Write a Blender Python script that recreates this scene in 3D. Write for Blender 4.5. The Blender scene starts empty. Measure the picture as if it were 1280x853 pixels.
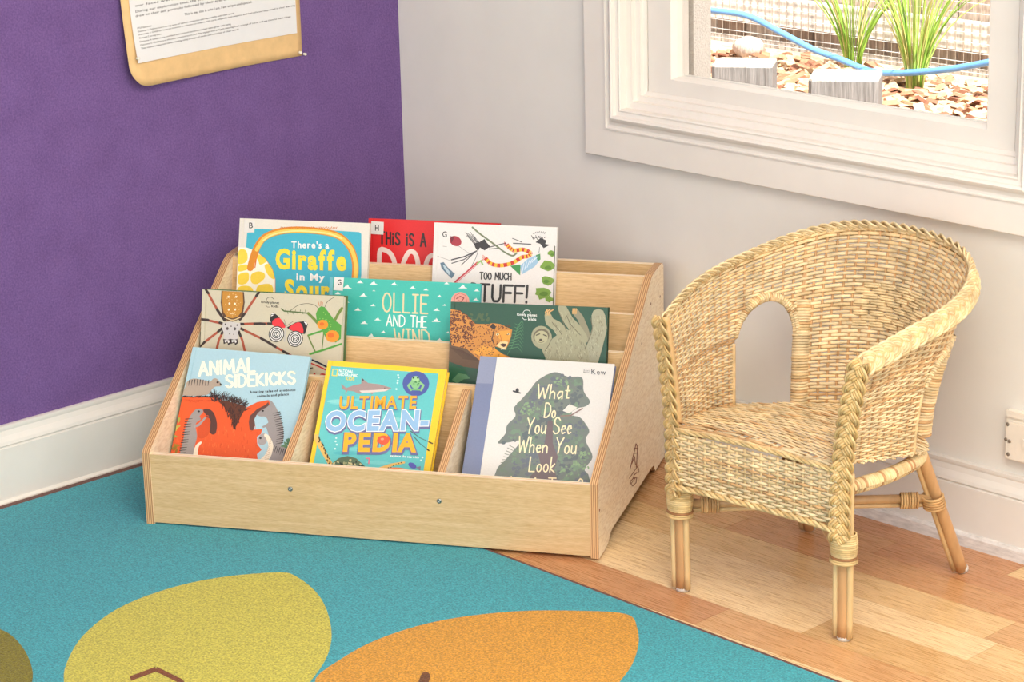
import bpy, math, random
import numpy as np
from mathutils import Vector, Matrix
from mathutils.geometry import tessellate_polygon
random.seed(7); rng = np.random.default_rng(7)
scene = bpy.context.scene
COL = scene.collection
PI = math.pi

# ------------------------------------------------------------------ camera
CAM = np.array([3.9113, -3.4553, 1.639]); YAW, PITCH, ROLL, FPX = -0.8048, 0.2915, -0.0251, 3117.7
F_ = np.array([math.sin(YAW)*math.cos(PITCH), math.cos(YAW)*math.cos(PITCH), -math.sin(PITCH)])
R0 = np.array([math.cos(YAW), -math.sin(YAW), 0.0]); U0 = np.cross(R0, F_)
R_ = R0*math.cos(ROLL) + U0*math.sin(ROLL); U_ = -R0*math.sin(ROLL) + U0*math.cos(ROLL)
cam_d = bpy.data.cameras.new('camera'); cam = bpy.data.objects.new('camera', cam_d); COL.objects.link(cam)
cam_d.sensor_width = 36; cam_d.lens = FPX/1280*36; cam_d.clip_start = 0.1
cam.matrix_world = Matrix(((R_[0], U_[0], -F_[0], CAM[0]), (R_[1], U_[1], -F_[1], CAM[1]), (R_[2], U_[2], -F_[2], CAM[2]), (0, 0, 0, 1)))
scene.camera = cam

# ------------------------------------------------------------------ light and exposure
scene.view_settings.view_transform = 'Standard'; scene.view_settings.look = 'None'
scene.view_settings.gamma = 1.0; scene.view_settings.use_curve_mapping = False
scene.view_settings.exposure = 0.76
world = bpy.data.worlds.new('sky'); scene.world = world; world.use_nodes = True
bg = world.node_tree.nodes['Background']; bg.inputs['Color'].default_value = (0.995, 1.0, 0.985, 1); bg.inputs['Strength'].default_value = 1.38

def light(name, kind, loc, target, energy, color=(1, 1, 1), size=1.0, size_y=None, angle=None):
    d = bpy.data.lights.new(name, kind); d.energy = energy; d.color = color
    if kind == 'AREA':
        d.shape = 'RECTANGLE'; d.size = size; d.size_y = size_y or size
    if angle: d.angle = angle
    o = bpy.data.objects.new(name, d); COL.objects.link(o); o.location = loc
    o.rotation_euler = (Vector(target)-Vector(loc)).to_track_quat('-Z', 'Y').to_euler()
    return o
light('sun', 'SUN', (6, -1.1, 9.6), (0, 1.2, 0), 10.0, (1.0, 0.95, 0.86), angle=0.01)
light('overhead_fill', 'AREA', (3.0, -1.9, 2.62), (2.7, -1.9, 0), 46, (1.0, 0.97, 0.91), 1.6, 1.2)  # unseen area light added as soft fill, no fixture on the ceiling

# ------------------------------------------------------------------ pixel helpers (photo pixel -> point on a real plane)
def ray(x, y): return F_ + (x-640)/FPX*R_ - (y-426.5)/FPX*U_
def hit(x, y, n, k):
    d = ray(x, y); n = np.asarray(n, float); return CAM + d*((k - CAM@n)/(d@n))

# ------------------------------------------------------------------ materials
def lin(c):
    c = c/255.0; return c/12.92 if c <= 0.04045 else ((c+0.055)/1.055)**2.4
def rgb(c): return (lin(c[0]), lin(c[1]), lin(c[2]), 1.0)
def new_mat(name, rough=0.6, spec=0.5, coat=0.0):
    m = bpy.data.materials.new(name); m.use_nodes = True
    b = m.node_tree.nodes['Principled BSDF']; b.inputs['Roughness'].default_value = rough
    b.inputs['Specular IOR Level'].default_value = spec; b.inputs['Coat Weight'].default_value = coat
    b.inputs['Coat Roughness'].default_value = 0.12
    return m, m.node_tree.nodes, m.node_tree.links, b
def coords(N, L, scale=(1, 1, 1), loc=(0, 0, 0), rot=(0, 0, 0)):
    t = N.new('ShaderNodeTexCoord'); mp = N.new('ShaderNodeMapping')
    mp.inputs['Scale'].default_value = scale; mp.inputs['Location'].default_value = loc; mp.inputs['Rotation'].default_value = rot
    L.new(t.outputs['Object'], mp.inputs['Vector']); return mp.outputs['Vector']
def noise(N, L, vec, scale, detail=3, rough=0.6, dist=0.0):
    n = N.new('ShaderNodeTexNoise'); n.inputs['Scale'].default_value = scale; n.inputs['Detail'].default_value = detail
    n.inputs['Roughness'].default_value = rough; n.inputs['Distortion'].default_value = dist
    L.new(vec, n.inputs['Vector']); return n.outputs['Fac']
def ramp(N, L, fac, stops):
    r = N.new('ShaderNodeValToRGB'); e = r.color_ramp.elements
    while len(e) < len(stops): e.new(0.5)
    for q, (p, c) in zip(e, stops): q.position = p; q.color = rgb(c)
    L.new(fac, r.inputs['Fac']); return r.outputs['Color']
def mix(N, L, a, b, fac, mode='MIX'):
    m = N.new('ShaderNodeMix'); m.data_type = 'RGBA'; m.blend_type = mode
    for s, v in ((6, a), (7, b)):
        if isinstance(v, tuple): m.inputs[s].default_value = v
        else: L.new(v, m.inputs[s])
    if isinstance(fac, float): m.inputs[0].default_value = fac
    else: L.new(fac, m.inputs[0])
    return m.outputs[2]
def bump(N, L, b, h, strength, dist=0.001):
    n = N.new('ShaderNodeBump'); n.inputs['Strength'].default_value = strength; n.inputs['Distance'].default_value = dist
    L.new(h, n.inputs['Height']); L.new(n.outputs['Normal'], b.inputs['Normal'])
def simple(name, c, rough=0.5, var=0.06, nscale=30, bstr=0.0, bdist=0.001, coat=0.0, metal=0.0, stretch=(1, 1, 1), spec=0.5):
    m, N, L, b = new_mat(name, rough, spec, coat)
    f = noise(N, L, coords(N, L, stretch), nscale, 4)
    lo = tuple(max(0, v*(1-var)) for v in c); hi = tuple(min(255, v*(1+var)) for v in c)
    L.new(ramp(N, L, f, [(0.3, lo), (0.7, hi)]), b.inputs['Base Color'])
    b.inputs['Metallic'].default_value = metal
    if bstr: bump(N, L, b, f, bstr, bdist)
    return m
def attr_mat(name, rough, var=0.1, nscale=60, stretch=(1, 1, 1), bstr=0.0, bdist=0.001, coat=0.0, spec=0.5, detail=4):
    m, N, L, b = new_mat(name, rough, spec, coat)
    a = N.new('ShaderNodeAttribute'); a.attribute_name = 'Col'
    f = noise(N, L, coords(N, L, stretch), nscale, detail)
    g = int(255*(1-var))
    L.new(mix(N, L, a.outputs['Color'], ramp(N, L, f, [(0.3, (g, g, g)), (0.7, (255, 255, 255))]), 1.0, 'MULTIPLY'), b.inputs['Base Color'])
    if bstr: bump(N, L, b, f, bstr, bdist)
    return m
M = {}
M['wall'] = simple('painted_wall', (224, 220, 213), 0.75, 0.012, 6, 0.04, 0.001)
M['trim'] = simple('painted_trim', (229, 222, 213), 0.45, 0.012, 8)
M['skirting'] = simple('painted_skirting', (224, 219, 212), 0.42, 0.015, 8)
M['worn_trim'] = simple('worn_white_strip', (214, 210, 206), 0.6, 0.09, 45, stretch=(1, 1, 4))
M['ceiling'] = simple('ceiling_paint', (240, 237, 232), 0.85, 0.01, 5)
def felt():
    m, N, L, b = new_mat('purple_felt', 0.95, 0.1)
    v = coords(N, L); f1 = noise(N, L, v, 260, 4); f2 = noise(N, L, v, 14, 4)
    c = mix(N, L, ramp(N, L, f1, [(0.3, (88, 62, 116)), (0.7, (132, 104, 158))]), ramp(N, L, f2, [(0.3, (98, 72, 126)), (0.7, (116, 88, 146))]), 0.5)
    L.new(c, b.inputs['Base Color']); b.inputs['Sheen Weight'].default_value = 0.15; bump(N, L, b, f1, 0.5, 0.002); return m
M['felt'] = felt()
M['rug'] = attr_mat('rug_pile', 0.95, 0.36, 300, bstr=0.8, bdist=0.003, spec=0.1)
M['rug'].node_tree.nodes['Principled BSDF'].inputs['Sheen Weight'].default_value = 0.15
def plank_mat():
    m, N, L, b = new_mat('timber_floor', 0.26, 0.5)
    a = N.new('ShaderNodeAttribute'); a.attribute_name = 'Col'
    f = noise(N, L, coords(N, L, (2.2, 70, 1)), 6, 7, 0.7, 0.4); f2 = noise(N, L, coords(N, L, (7, 330, 1)), 4, 3)
    c = mix(N, L, a.outputs['Color'], ramp(N, L, f, [(0.34, (206, 184, 158)), (0.62, (255, 255, 255))]), 1.0, 'MULTIPLY')
    c = mix(N, L, c, ramp(N, L, f2, [(0.28, (170, 140, 108)), (0.44, (255, 255, 255))]), 0.85, 'MULTIPLY')
    L.new(c, b.inputs['Base Color'])
    rr = N.new('ShaderNodeMapRange'); rr.inputs['To Min'].default_value = 0.20; rr.inputs['To Max'].default_value = 0.36
    L.new(f, rr.inputs['Value']); L.new(rr.outputs['Result'], b.inputs['Roughness']); bump(N, L, b, f, 0.06, 0.001); return m
M['plank'] = plank_mat()
def ply_face(name, c0, c1, st):
    m, N, L, b = new_mat(name, 0.42, 0.45)
    f = noise(N, L, coords(N, L, st), 6, 6, 0.6, 0.8); f2 = noise(N, L, coords(N, L, tuple(v*5 for v in st)), 9, 2)
    c = mix(N, L, ramp(N, L, f, [(0.3, c0), (0.7, c1)]), ramp(N, L, f2, [(0.3, (232, 224, 214)), (0.6, (255, 255, 255))]), 1.0, 'MULTIPLY')
    L.new(c, b.inputs['Base Color']); return m
def ply_edge(name, axis, per, stops):
    m, N, L, b = new_mat(name, 0.5, 0.4)
    t = N.new('ShaderNodeTexCoord'); s = N.new('ShaderNodeSeparateXYZ'); L.new(t.outputs['Object'], s.inputs[0])
    v = coords(N, L, (40, 40, 40)); nz = noise(N, L, v, 1.2, 2)
    m1 = N.new('ShaderNodeMath'); m1.operation = 'MULTIPLY_ADD'; L.new(s.outputs[axis], m1.inputs[0]); m1.inputs[1].default_value = 2*PI/per
    m3 = N.new('ShaderNodeMath'); m3.operation = 'MULTIPLY'; L.new(nz, m3.inputs[0]); m3.inputs[1].default_value = 2.0; L.new(m3.outputs[0], m1.inputs[2])
    m2 = N.new('ShaderNodeMath'); m2.operation = 'SINE'; L.new(m1.outputs[0], m2.inputs[0])
    r = N.new('ShaderNodeMapRange'); r.inputs['From Min'].default_value = -1; L.new(m2.outputs[0], r.inputs['Value'])
    L.new(ramp(N, L, r.outputs['Result'], stops), b.inputs['Base Color']); return m
M['board'] = ply_face('birch_board', (204, 172, 124), (220, 192, 148), (1.2, 14, 22))
M['riser'] = ply_face('birch_riser', (214, 176, 124), (232, 200, 150), (1.2, 14, 22))
M['panel'] = ply_face('birch_panel', (246, 225, 192), (252, 237, 212), (3, 1.2, 5))
M['edge_a'] = ply_edge('plywood_edge_across_panel', 0, 0.0036, [(0.15, (162, 116, 76)), (0.5, (192, 148, 102)), (0.85, (218, 180, 134))])
M['edge_b'] = ply_edge('plywood_edge_across_board', 1, 0.0070, [(0.1, (226, 184, 132)), (0.35, (248, 226, 190)), (0.85, (252, 238, 214))])  # extra pale: light from above is put into the board edges' colour
M['print'] = attr_mat('printed_cover', 0.42, 0.03, 300, coat=0.06, spec=0.3)
M['print_plastic'] = attr_mat('plastic_wrapped_cover', 0.34, 0.03, 300, coat=0.22, spec=0.3)
M['paper'] = simple('page_paper', (228, 220, 206), 0.8, 0.08, 900, stretch=(1, 1, 12))
M['kraft'] = simple('kraft_card', (222, 184, 130), 0.7, 0.03, 40)
M['sheet'] = attr_mat('printed_sheet', 0.7, 0.01, 50)
M['cane'] = attr_mat('woven_cane', 0.5, 0.22, 38, bstr=0.15, bdist=0.0005, spec=0.35)
M['pole'] = attr_mat('rattan_pole', 0.4, 0.16, 30, stretch=(1, 1, 0.15), spec=0.5)
M['glide'] = simple('clear_grey_glide', (190, 182, 172), 0.3, 0.05)
M['metal'] = simple('screw_metal', (150, 155, 150), 0.3, 0.05, 80, metal=0.8)
M['burn'] = simple('burned_mark', (128, 72, 44), 0.7, 0.1)
M['pin'] = simple('white_pin_plastic', (235, 228, 212), 0.25, 0.02, coat=0.4)
M['outlet'] = simple('outlet_plastic', (232, 222, 208), 0.35, 0.02)
M['outlet_screw'] = simple('tarnished_screw', (120, 108, 95), 0.5, 0.2, 300)
M['stump'] = attr_mat('weathered_timber', 0.9, 0.25, 14, stretch=(14, 14, 1), bstr=0.5, bdist=0.004)
M['stucco'] = simple('stucco_render', (250, 240, 232), 0.95, 0.05, 260, 0.9, 0.006)
M['soil'] = simple('garden_soil', (190, 165, 140), 1.0, 0.15, 60, 0.6, 0.01)
M['mulch'] = attr_mat('bark_mulch', 0.9, 0.2, 40)
M['grass'] = attr_mat('grass_blade', 0.55, 0.12, 40)
M['hose'] = simple('blue_hose', (96, 152, 214), 0.35, 0.03)
M['wire'] = simple('galvanised_wire', (225, 225, 225), 0.35, 0.04, metal=0.3)
M['paling'] = attr_mat('weathered_paling', 0.9, 0.3, 10, stretch=(10, 10, 1))
M['crack'] = simple('dark_gap', (92, 80, 66), 0.8)
def glass():
    m, N, L, b = new_mat('window_glass', 0.0)
    b.inputs['Transmission Weight'].default_value = 1.0; b.inputs['IOR'].default_value = 1.02; return m
M['glass'] = glass()

# ------------------------------------------------------------------ mesh builder
class MB:
    def __init__(s): s.v = []; s.f = []; s.c = []; s.m = []; s.sm = []; s.n = 0
    def add(s, verts, faces, col=(200, 200, 200), mi=0, smooth=False):
        o = s.n; s.v.append(np.asarray(verts, float).reshape(-1, 3)); s.n += len(s.v[-1])
        for k, f in enumerate(faces):
            s.f.append(tuple(int(i)+o for i in f)); s.c.append(col[k] if isinstance(col, list) else col)
            s.m.append(mi[k] if isinstance(mi, list) else mi); s.sm.append(smooth)
    def box(s, lo, hi, col=(200, 200, 200), mi=0):
        x0, y0, z0 = lo; x1, y1, z1 = hi
        v = [(x0, y0, z0), (x1, y0, z0), (x1, y1, z0), (x0, y1, z0), (x0, y0, z1), (x1, y0, z1), (x1, y1, z1), (x0, y1, z1)]
        s.add(v, [(0, 3, 2, 1), (4, 5, 6, 7), (0, 1, 5, 4), (1, 2, 6, 5), (2, 3, 7, 6), (3, 0, 4, 7)], col, mi)
    def prism(s, poly, axis, t0, t1, col=(200, 200, 200), mi_face=0, mi_edge=0):
        # poly: 2-D outline in the two other axes (in cyclic order), extruded along axis
        def P(q, t): return {0: (t, q[0], q[1]), 1: (q[0], t, q[1]), 2: (q[0], q[1], t)}[axis]
        n = len(poly); v = [P(q, t0) for q in poly]+[P(q, t1) for q in poly]
        tri = tessellate_polygon([[Vector((q[0], q[1], 0)) for q in poly]])
        fs = []; mi = []
        for t in tri: fs += [(t[0], t[1], t[2]), (t[2]+n, t[1]+n, t[0]+n)]; mi += [mi_face]*2
        for i in range(n): j = (i+1) % n; fs.append((i, j, j+n, i+n)); mi.append(mi_edge)
        s.add(v, fs, col, mi)
    def strand(s, P, N, ru, rn, sides=6, col=(200, 200, 200), caps=True, smooth=True):
        # a flattened tube along P; N = the direction of the thin radius rn; ru across
        P = np.asarray(P, float); N = np.asarray(N, float)
        T = np.gradient(P, axis=0); T /= np.linalg.norm(T, axis=1)[:, None]+1e-12
        if N.ndim == 1: N = np.repeat(N[None], len(P), 0)
        N = N-(N*T).sum(1)[:, None]*T; N /= np.linalg.norm(N, axis=1)[:, None]+1e-12
        B = np.cross(T, N); ru = np.broadcast_to(ru, len(P)); rn = np.broadcast_to(rn, len(P))
        a = np.arange(sides)*2*PI/sides
        V = P[:, None]+B[:, None]*(np.cos(a)[None, :, None]*ru[:, None, None])+N[:, None]*(np.sin(a)[None, :, None]*rn[:, None, None])
        n = len(P); fs = []
        for i in range(n-1):
            for k in range(sides):
                q = (k+1) % sides; fs.append((i*sides+k, i*sides+q, (i+1)*sides+q, (i+1)*sides+k))
        if caps: fs += [tuple(range(sides-1, -1, -1)), tuple((n-1)*sides+k for k in range(sides))]
        s.add(V.reshape(-1, 3), fs, col, 0, smooth)
    def tube(s, P, r, sides=10, col=(200, 200, 200), caps=True):
        P = np.asarray(P, float); d = P[-1]-P[0]; up = np.array([0, 0, 1.0]) if abs(d[2]) < 0.8*np.linalg.norm(d)+1e-9 else np.array([0, 1.0, 0.03])
        s.strand(P, up, r, r, sides, col, caps)
    def lathe(s, prof, c, axis=(0, 0, 1), sides=20, col=(200, 200, 200)):
        ax = np.array(axis, float); ax /= np.linalg.norm(ax); e = np.cross(ax, (0.3, 0.9, 0.2)); e /= np.linalg.norm(e); g = np.cross(ax, e); c = np.array(c, float)
        V = []; fs = []
        for r, h in prof:
            for k in range(sides):
                a = 2*PI*k/sides; V.append(c+ax*h+(e*math.cos(a)+g*math.sin(a))*r)
        for i in range(len(prof)-1):
            for k in range(sides): q = (k+1) % sides; fs.append((i*sides+k, i*sides+q, (i+1)*sides+q, (i+1)*sides+k))
        fs += [tuple(range(sides-1, -1, -1)), tuple((len(prof)-1)*sides+k for k in range(sides))]
        s.add(V, fs, col, 0, True)
    def build(s, name, mats, parent=None, label=None, kind=None, matrix=None):
        me = bpy.data.meshes.new(name); V = np.concatenate(s.v)
        me.from_pydata(V.tolist(), [], s.f)
        for m in (mats if isinstance(mats, (list, tuple)) else [mats]): me.materials.append(M[m])
        me.polygons.foreach_set('material_index', s.m); me.polygons.foreach_set('use_smooth', s.sm)
        ca = me.color_attributes.new('Col', 'FLOAT_COLOR', 'CORNER'); cache = {}
        arr = np.empty((len(me.loops), 4), np.float32); k = 0
        for f, c in zip(s.f, s.c):
            if c not in cache: cache[c] = rgb(c)
            arr[k:k+len(f)] = cache[c]; k += len(f)
        ca.data.foreach_set('color', arr.ravel()); me.update()
        o = bpy.data.objects.new(name, me); COL.objects.link(o)
        if parent: o.parent = parent
        if matrix is not None: o.matrix_world = matrix
        if label: o['label'] = label
        if kind: o['kind'] = kind
        return o
def tag(o, label, cat, group=None):
    o['label'] = label; o['category'] = cat
    if group: o['group'] = group
    return o
def thing(name, label, cat, matrix=None, group=None):
    o = bpy.data.objects.new(name, None); COL.objects.link(o); o.empty_display_size = 0.05
    if matrix is not None: o.matrix_world = matrix
    return tag(o, label, cat, group)
def frame(o, x, y, z):
    return Matrix(((x[0], y[0], z[0], o[0]), (x[1], y[1], z[1], o[1]), (x[2], y[2], z[2], o[2]), (0, 0, 0, 1)))
def smooth_closed(P, k=8):
    P = [np.array(q, float) for q in P]; n = len(P); out = []
    for i in range(n):
        a, b, c, d = P[i-1], P[i], P[(i+1) % n], P[(i+2) % n]
        for j in range(k):
            s = j/k; out.append(0.5*(2*b+(c-a)*s+(2*a-5*b+4*c-d)*s*s+(3*b-a-3*c+d)*s**3))
    return [tuple(q) for q in out]
def smooth_open(P, k=8):
    P = [np.array(q, float) for q in P]; E = [2*P[0]-P[1]]+P+[2*P[-1]-P[-2]]; out = []
    for i in range(1, len(P)):
        a, b, c, d = E[i-1], E[i], E[i+1], E[i+2]
        for j in range(k):
            s = j/k; out.append(0.5*(2*b+(c-a)*s+(2*a-5*b+4*c-d)*s*s+(3*b-a-3*c+d)*s**3))
    out.append(P[-1]); return out

# ------------------------------------------------------------------ printed art: flat inks laid on a real surface
GL = {'A': (.7, [[(0, 0), (.35, 1), (.7, 0)], [(.12, .35), (.58, .35)]]), 'C': (.65, [[(.65, .8), (.5, .97), (.3, 1), (.1, .8), (0, .5), (.1, .2), (.3, 0), (.5, .03), (.65, .2)]]),
 'D': (.68, [[(0, 0), (0, 1), (.3, 1), (.6, .8), (.68, .5), (.6, .2), (.3, 0), (0, 0)]]), 'E': (.52, [[(.52, 1), (0, 1), (0, 0), (.52, 0)], [(0, .52), (.42, .52)]]),
 'F': (.55, [[(.6, 1), (0, 1), (0, 0)], [(0, .55), (.5, .55)]]), 'G': (.68, [[(.65, .8), (.5, .97), (.3, 1), (.1, .8), (0, .5), (.1, .2), (.3, 0), (.55, .05), (.66, .2), (.66, .45), (.38, .45)]]),
 'H': (.55, [[(0, 0), (0, 1)], [(.55, 0), (.55, 1)], [(0, .5), (.55, .5)]]), 'I': (.08, [[(.04, 0), (.04, 1)]]), 'J': (.4, [[(0, 1), (.4, 1)], [(.25, 1), (.25, .2), (.12, 0), (0, .1)]]),
 '|': (.4, [[(0, 1), (.4, 1)], [(.2, 1), (.2, 0)], [(0, 0), (.4, 0)]]), 'K': (.58, [[(0, 0), (0, 1)], [(.52, 1), (0, .45), (.58, 0)]]), 'L': (.5, [[(0, 1), (0, 0), (.5, 0)]]),
 'M': (.78, [[(0, 0), (.08, 1), (.39, .3), (.7, 1), (.78, 0)]]), 'N': (.58, [[(0, 0), (0, 1), (.58, 0), (.58, 1)]]),
 'O': (.62, [[(.31+.31*math.sin(2*PI*k/14), .5+.5*math.cos(2*PI*k/14)) for k in range(15)]]),
 'S': (.58, [[(.55, .85), (.4, .98), (.2, 1), (.04, .85), (.08, .62), (.3, .5), (.52, .38), (.58, .18), (.42, .02), (.2, 0), (.02, .14)]]), 'T': (.6, [[(0, 1), (.6, 1)], [(.3, 1), (.3, 0)]]),
 'U': (.55, [[(0, 1), (0, .25), (.12, .02), (.4, .02), (.55, .25), (.55, 1)]]), 'W': (.85, [[(0, 1), (.2, 0), (.42, .75), (.64, 0), (.85, 1)]]), 'Y': (.62, [[(0, 1), (.32, .48), (.62, 1)], [(.32, .48), (.26, 0)]]),
 'h': (.4, [[(0, 0), (0, 1)], [(0, .35), (.2, .52), (.36, .42), (.38, 0)]]), 'a': (.42, [[(.38, .5), (.15, .5), (0, .25), (.12, 0), (.36, .2)], [(.38, .5), (.4, 0)]]),
 't': (.34, [[(.15, .85), (.15, .06), (.32, .06)], [(0, .55), (.34, .55)]]), 'o': (.42, [[(.21+.2*math.sin(2*PI*k/12), .25+.25*math.cos(2*PI*k/12)) for k in range(13)]]),
 'u': (.4, [[(0, .5), (0, .12), (.14, 0), (.36, .15)], [(.38, .5), (.4, 0)]]), 'e': (.38, [[(0, .27), (.37, .32), (.3, .5), (.1, .48), (0, .25), (.14, 0), (.36, .08)]]), 'n': (.4, [[(0, 0), (0, .5)], [(0, .35), (.2, .52), (.38, .4), (.4, 0)]]),
 'k': (.4, [[(0, 0), (0, 1)], [(.36, .55), (0, .22), (.4, 0)]]), 'r': (.3, [[(0, 0), (0, .5)], [(0, .34), (.15, .5), (.3, .46)]]), 'i': (.06, [[(.03, 0), (.03, .62)], [(.03, .8), (.03, .86)]]),
 '!': (.06, [[(.06, 1), (.03, .3)], [(.03, .06), (.03, 0)]]), '?': (.4, [[(0, .82), (.15, 1), (.36, .9), (.36, .68), (.2, .5), (.18, .3)], [(.18, .06), (.18, 0)]]), ' ': (.35, [])}
_glyphs = {}
def glyph(ch, off):
    key = (ch, off)
    if key not in _glyphs:
        cu = bpy.data.curves.new('glyph', 'FONT'); cu.body = ch; cu.offset = off; cu.resolution_u = 3; cu.fill_mode = 'FRONT'
        o = bpy.data.objects.new('glyph', cu); COL.objects.link(o); dg = bpy.context.evaluated_depsgraph_get(); e = o.evaluated_get(dg); me = e.to_mesh()
        V = [(v.co.x, v.co.y) for v in me.vertices]; Fc = [tuple(p.vertices) for p in me.polygons]
        cu.body = ch+'|'; dg.update(); w2 = o.evaluated_get(dg).dimensions.x
        e.to_mesh_clear(); bpy.data.objects.remove(o); bpy.data.curves.remove(cu)
        _glyphs[key] = (V, Fc, max([v[0] for v in V], default=0.25))
    return _glyphs[key]
class Art:
    """inks in photo-crop pixels, cast onto a plane with local frame (o, ux, uy, n)"""
    def __init__(s, mb, o, ux, uy, n, crop, scale, z0=0.0, step=0.00011):
        s.mb, s.o, s.ux, s.uy, s.n, s.crop, s.s, s.z0, s.step, s.k = mb, np.array(o), np.array(ux), np.array(uy), np.array(n), crop, scale, z0, step, 1
        s.lim = None
    def loc(s, q):
        P = hit(s.crop[0]+q[0]/s.s, s.crop[1]+q[1]/s.s, s.n, s.n@s.o)-s.o
        x, y = P@s.ux, P@s.uy
        if s.lim: x = min(max(x, s.lim[0]), s.lim[1]); y = min(max(y, s.lim[2]), s.lim[3])
        return x, y
    def up(s): s.k += 1
    def tris(s, P, F, col):
        s.cnt = (getattr(s, 'cnt', 0)+1) % 96; z = s.z0+s.k*s.step+s.cnt*1.0e-6; v = [(*s.loc(q), z) for q in P]; fs = []
        for f in F:
            a, b, c = v[f[0]], v[f[1]], v[f[2]]
            ar = (b[0]-a[0])*(c[1]-a[1])-(b[1]-a[1])*(c[0]-a[0])
            fs.append(f if ar > 0 else tuple(reversed(f)))
        if fs: s.mb.add(v, fs, col)
    def poly(s, P, col, smooth=False):
        if smooth: P = smooth_closed(P, 5)
        s.tris(P, tessellate_polygon([[Vector((q[0], q[1], 0)) for q in P]]), col)
    def ell(s, x, y, a, b, col, rot=0.0, n=20):
        c, d = math.cos(rot), math.sin(rot)
        s.poly([(x+a*math.cos(t)*c-b*math.sin(t)*d, y+a*math.cos(t)*d+b*math.sin(t)*c) for t in [2*PI*k/n for k in range(n)]], col)
    def line(s, P, w, col, w2=None, smooth=False, round_=True):
        if smooth: P = smooth_open(P, 6)
        P = [np.array(q, float) for q in P]; n = len(P)
        W = [w+(w2-w)*i/(n-1) if w2 is not None else w for i in range(n)]
        for i in range(n-1):
            d = P[i+1]-P[i]; L = np.hypot(*d)
            if L < 1e-6: continue
            m = np.array([-d[1], d[0]])/L
            s.tris([P[i]+m*W[i]/2, P[i]-m*W[i]/2, P[i+1]-m*W[i+1]/2, P[i+1]+m*W[i+1]/2], [(0, 1, 2), (0, 2, 3)], col)
        if round_:
            for i in range(n): s.ell(P[i][0], P[i][1], W[i]/2, W[i]/2, col, 0, 8)
    def stext(s, text, p0, p1, h, w, col, slant=0.0, gap=0.2, jit=0.0, up=(0, -1)):
        tot = sum(GL[c][0]+gap for c in text)-gap; d = np.array(p1, float)-np.array(p0, float); e = d/tot; up = np.array(up, float)*h; x = 0.0
        for c in text:
            wd, st = GL[c]; j = random.uniform(-jit, jit)
            for pl in st: s.line([np.array(p0)+e*(x+a+slant*b)+up*(b*(1+j)) for a, b in pl], w, col)
            x += wd+gap
    def ftext(s, text, p0, p1, cap, col, bold=0.0, sp=0.1, up=(0, -1)):
        g = [glyph(c, bold) if c != ' ' else ([], [], 0.22) for c in text]; g0 = [glyph(c, 0.0) if c != ' ' else ([], [], 0.22) for c in text]
        tot = sum(q[2]+sp for q in g0)-sp; d = np.array(p1, float)-np.array(p0, float); e = d/tot; up = np.array(up, float)*cap/0.69; x = 0.0
        for q, q0 in zip(g, g0):
            if q[0]: 
                P = [np.array(p0)+e*(x+a)+up*b for a, b in q[0]]; Ft = []
                for f in q[1]:
                    for k in range(1, len(f)-1): Ft.append((f[0], f[k], f[k+1]))
                s.tris(P, Ft, col)
            x += q0[2]+sp
def inside(q, P):
    c = False; j = len(P)-1
    for i in range(len(P)):
        if (P[i][1] > q[1]) != (P[j][1] > q[1]) and q[0] < (P[j][0]-P[i][0])*(q[1]-P[i][1])/(P[j][1]-P[i][1])+P[i][0]: c = not c
        j = i
    return c

# ================================================================== SETTING
HB, HG, TB = 0.1504, 0.1129, 0.02
X1, Y1, H1 = 5.2, -6.0, 2.7
def structure(o): o['kind'] = 'structure'; return o
mb = MB(); mb.box((-0.15, Y1, 0), (0, 0, H1)); structure(mb.build('wall_left', 'felt'))
WX0, WX1, WZ0, WZ1 = 0.672, 1.560, 0.684, 1.72       # hole in the back wall
mb = MB(); mb.box((-0.15, 0, -0.1), (WX0, 0.13, H1)); mb.box((WX1, 0, -0.1), (X1, 0.13, H1)); mb.box((WX0, 0, -0.1), (WX1, 0.13, WZ0)); mb.box((WX0, 0, WZ1), (WX1, 0.13, H1))
structure(mb.build('wall_back', 'wall'))
mb = MB(); mb.box((-0.15, Y1, H1), (X1, 0.16, H1+0.1)); structure(mb.build('ceiling', 'ceiling'))
# timber floor: every plank has its own tone, pale ones brightened for window light
PALE, MID, RED, ORG, TAN = (250, 222, 176), (236, 202, 150), (208, 154, 110), (214, 164, 116), (222, 178, 128)
mb = MB(); mb.box((-0.05, Y1, -0.06), (X1, 0.05, -0.0012), (92, 62, 40))
seams = [0.0, -0.085, -0.160, -0.243, -0.335, -0.424, -0.518, -0.608]
rows = {0: [(-.1, .9, RED), (.9, 1.62, RED), (1.62, 5.2, MID)], 1: [(-.1, 1.388, ORG), (1.388, 2.6, RED), (2.6, 5.2, TAN)], 2: [(-.1, 1.114, TAN), (1.114, 2.0, ORG), (2.0, 5.2, MID)],
        3: [(-.1, .8, MID), (.8, 1.75, MID), (1.75, 5.2, TAN)], 4: [(-.1, 1.02, PALE), (1.02, 1.78, PALE), (1.78, 5.2, MID)], 5: [(-.1, .86, MID), (.86, 1.52, PALE), (1.52, 5.2, (224, 186, 132))],
        6: [(-.1, .935, TAN), (.935, 1.367, RED), (1.367, 5.2, (222, 176, 126))]}
yy = -0.608
while yy > Y1+0.1: seams.append(yy-0.093); yy -= 0.093
for i in range(len(seams)-1):
    segs = rows.get(i)
    if not segs:
        segs = []; x = -.1
        while x < X1: L_ = random.uniform(.6, 1.6); segs.append((x, min(X1, x+L_), random.choice([PALE, MID, ORG, TAN]))); x += L_
    for a, b_, c in segs:
        mb.box((max(a, -0.05)+0.0004, seams[i+1]+0.0004, -0.02), (b_-0.0004, seams[i]-0.0004, 0.0), c)
structure(mb.build('floor', 'plank'))
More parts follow.
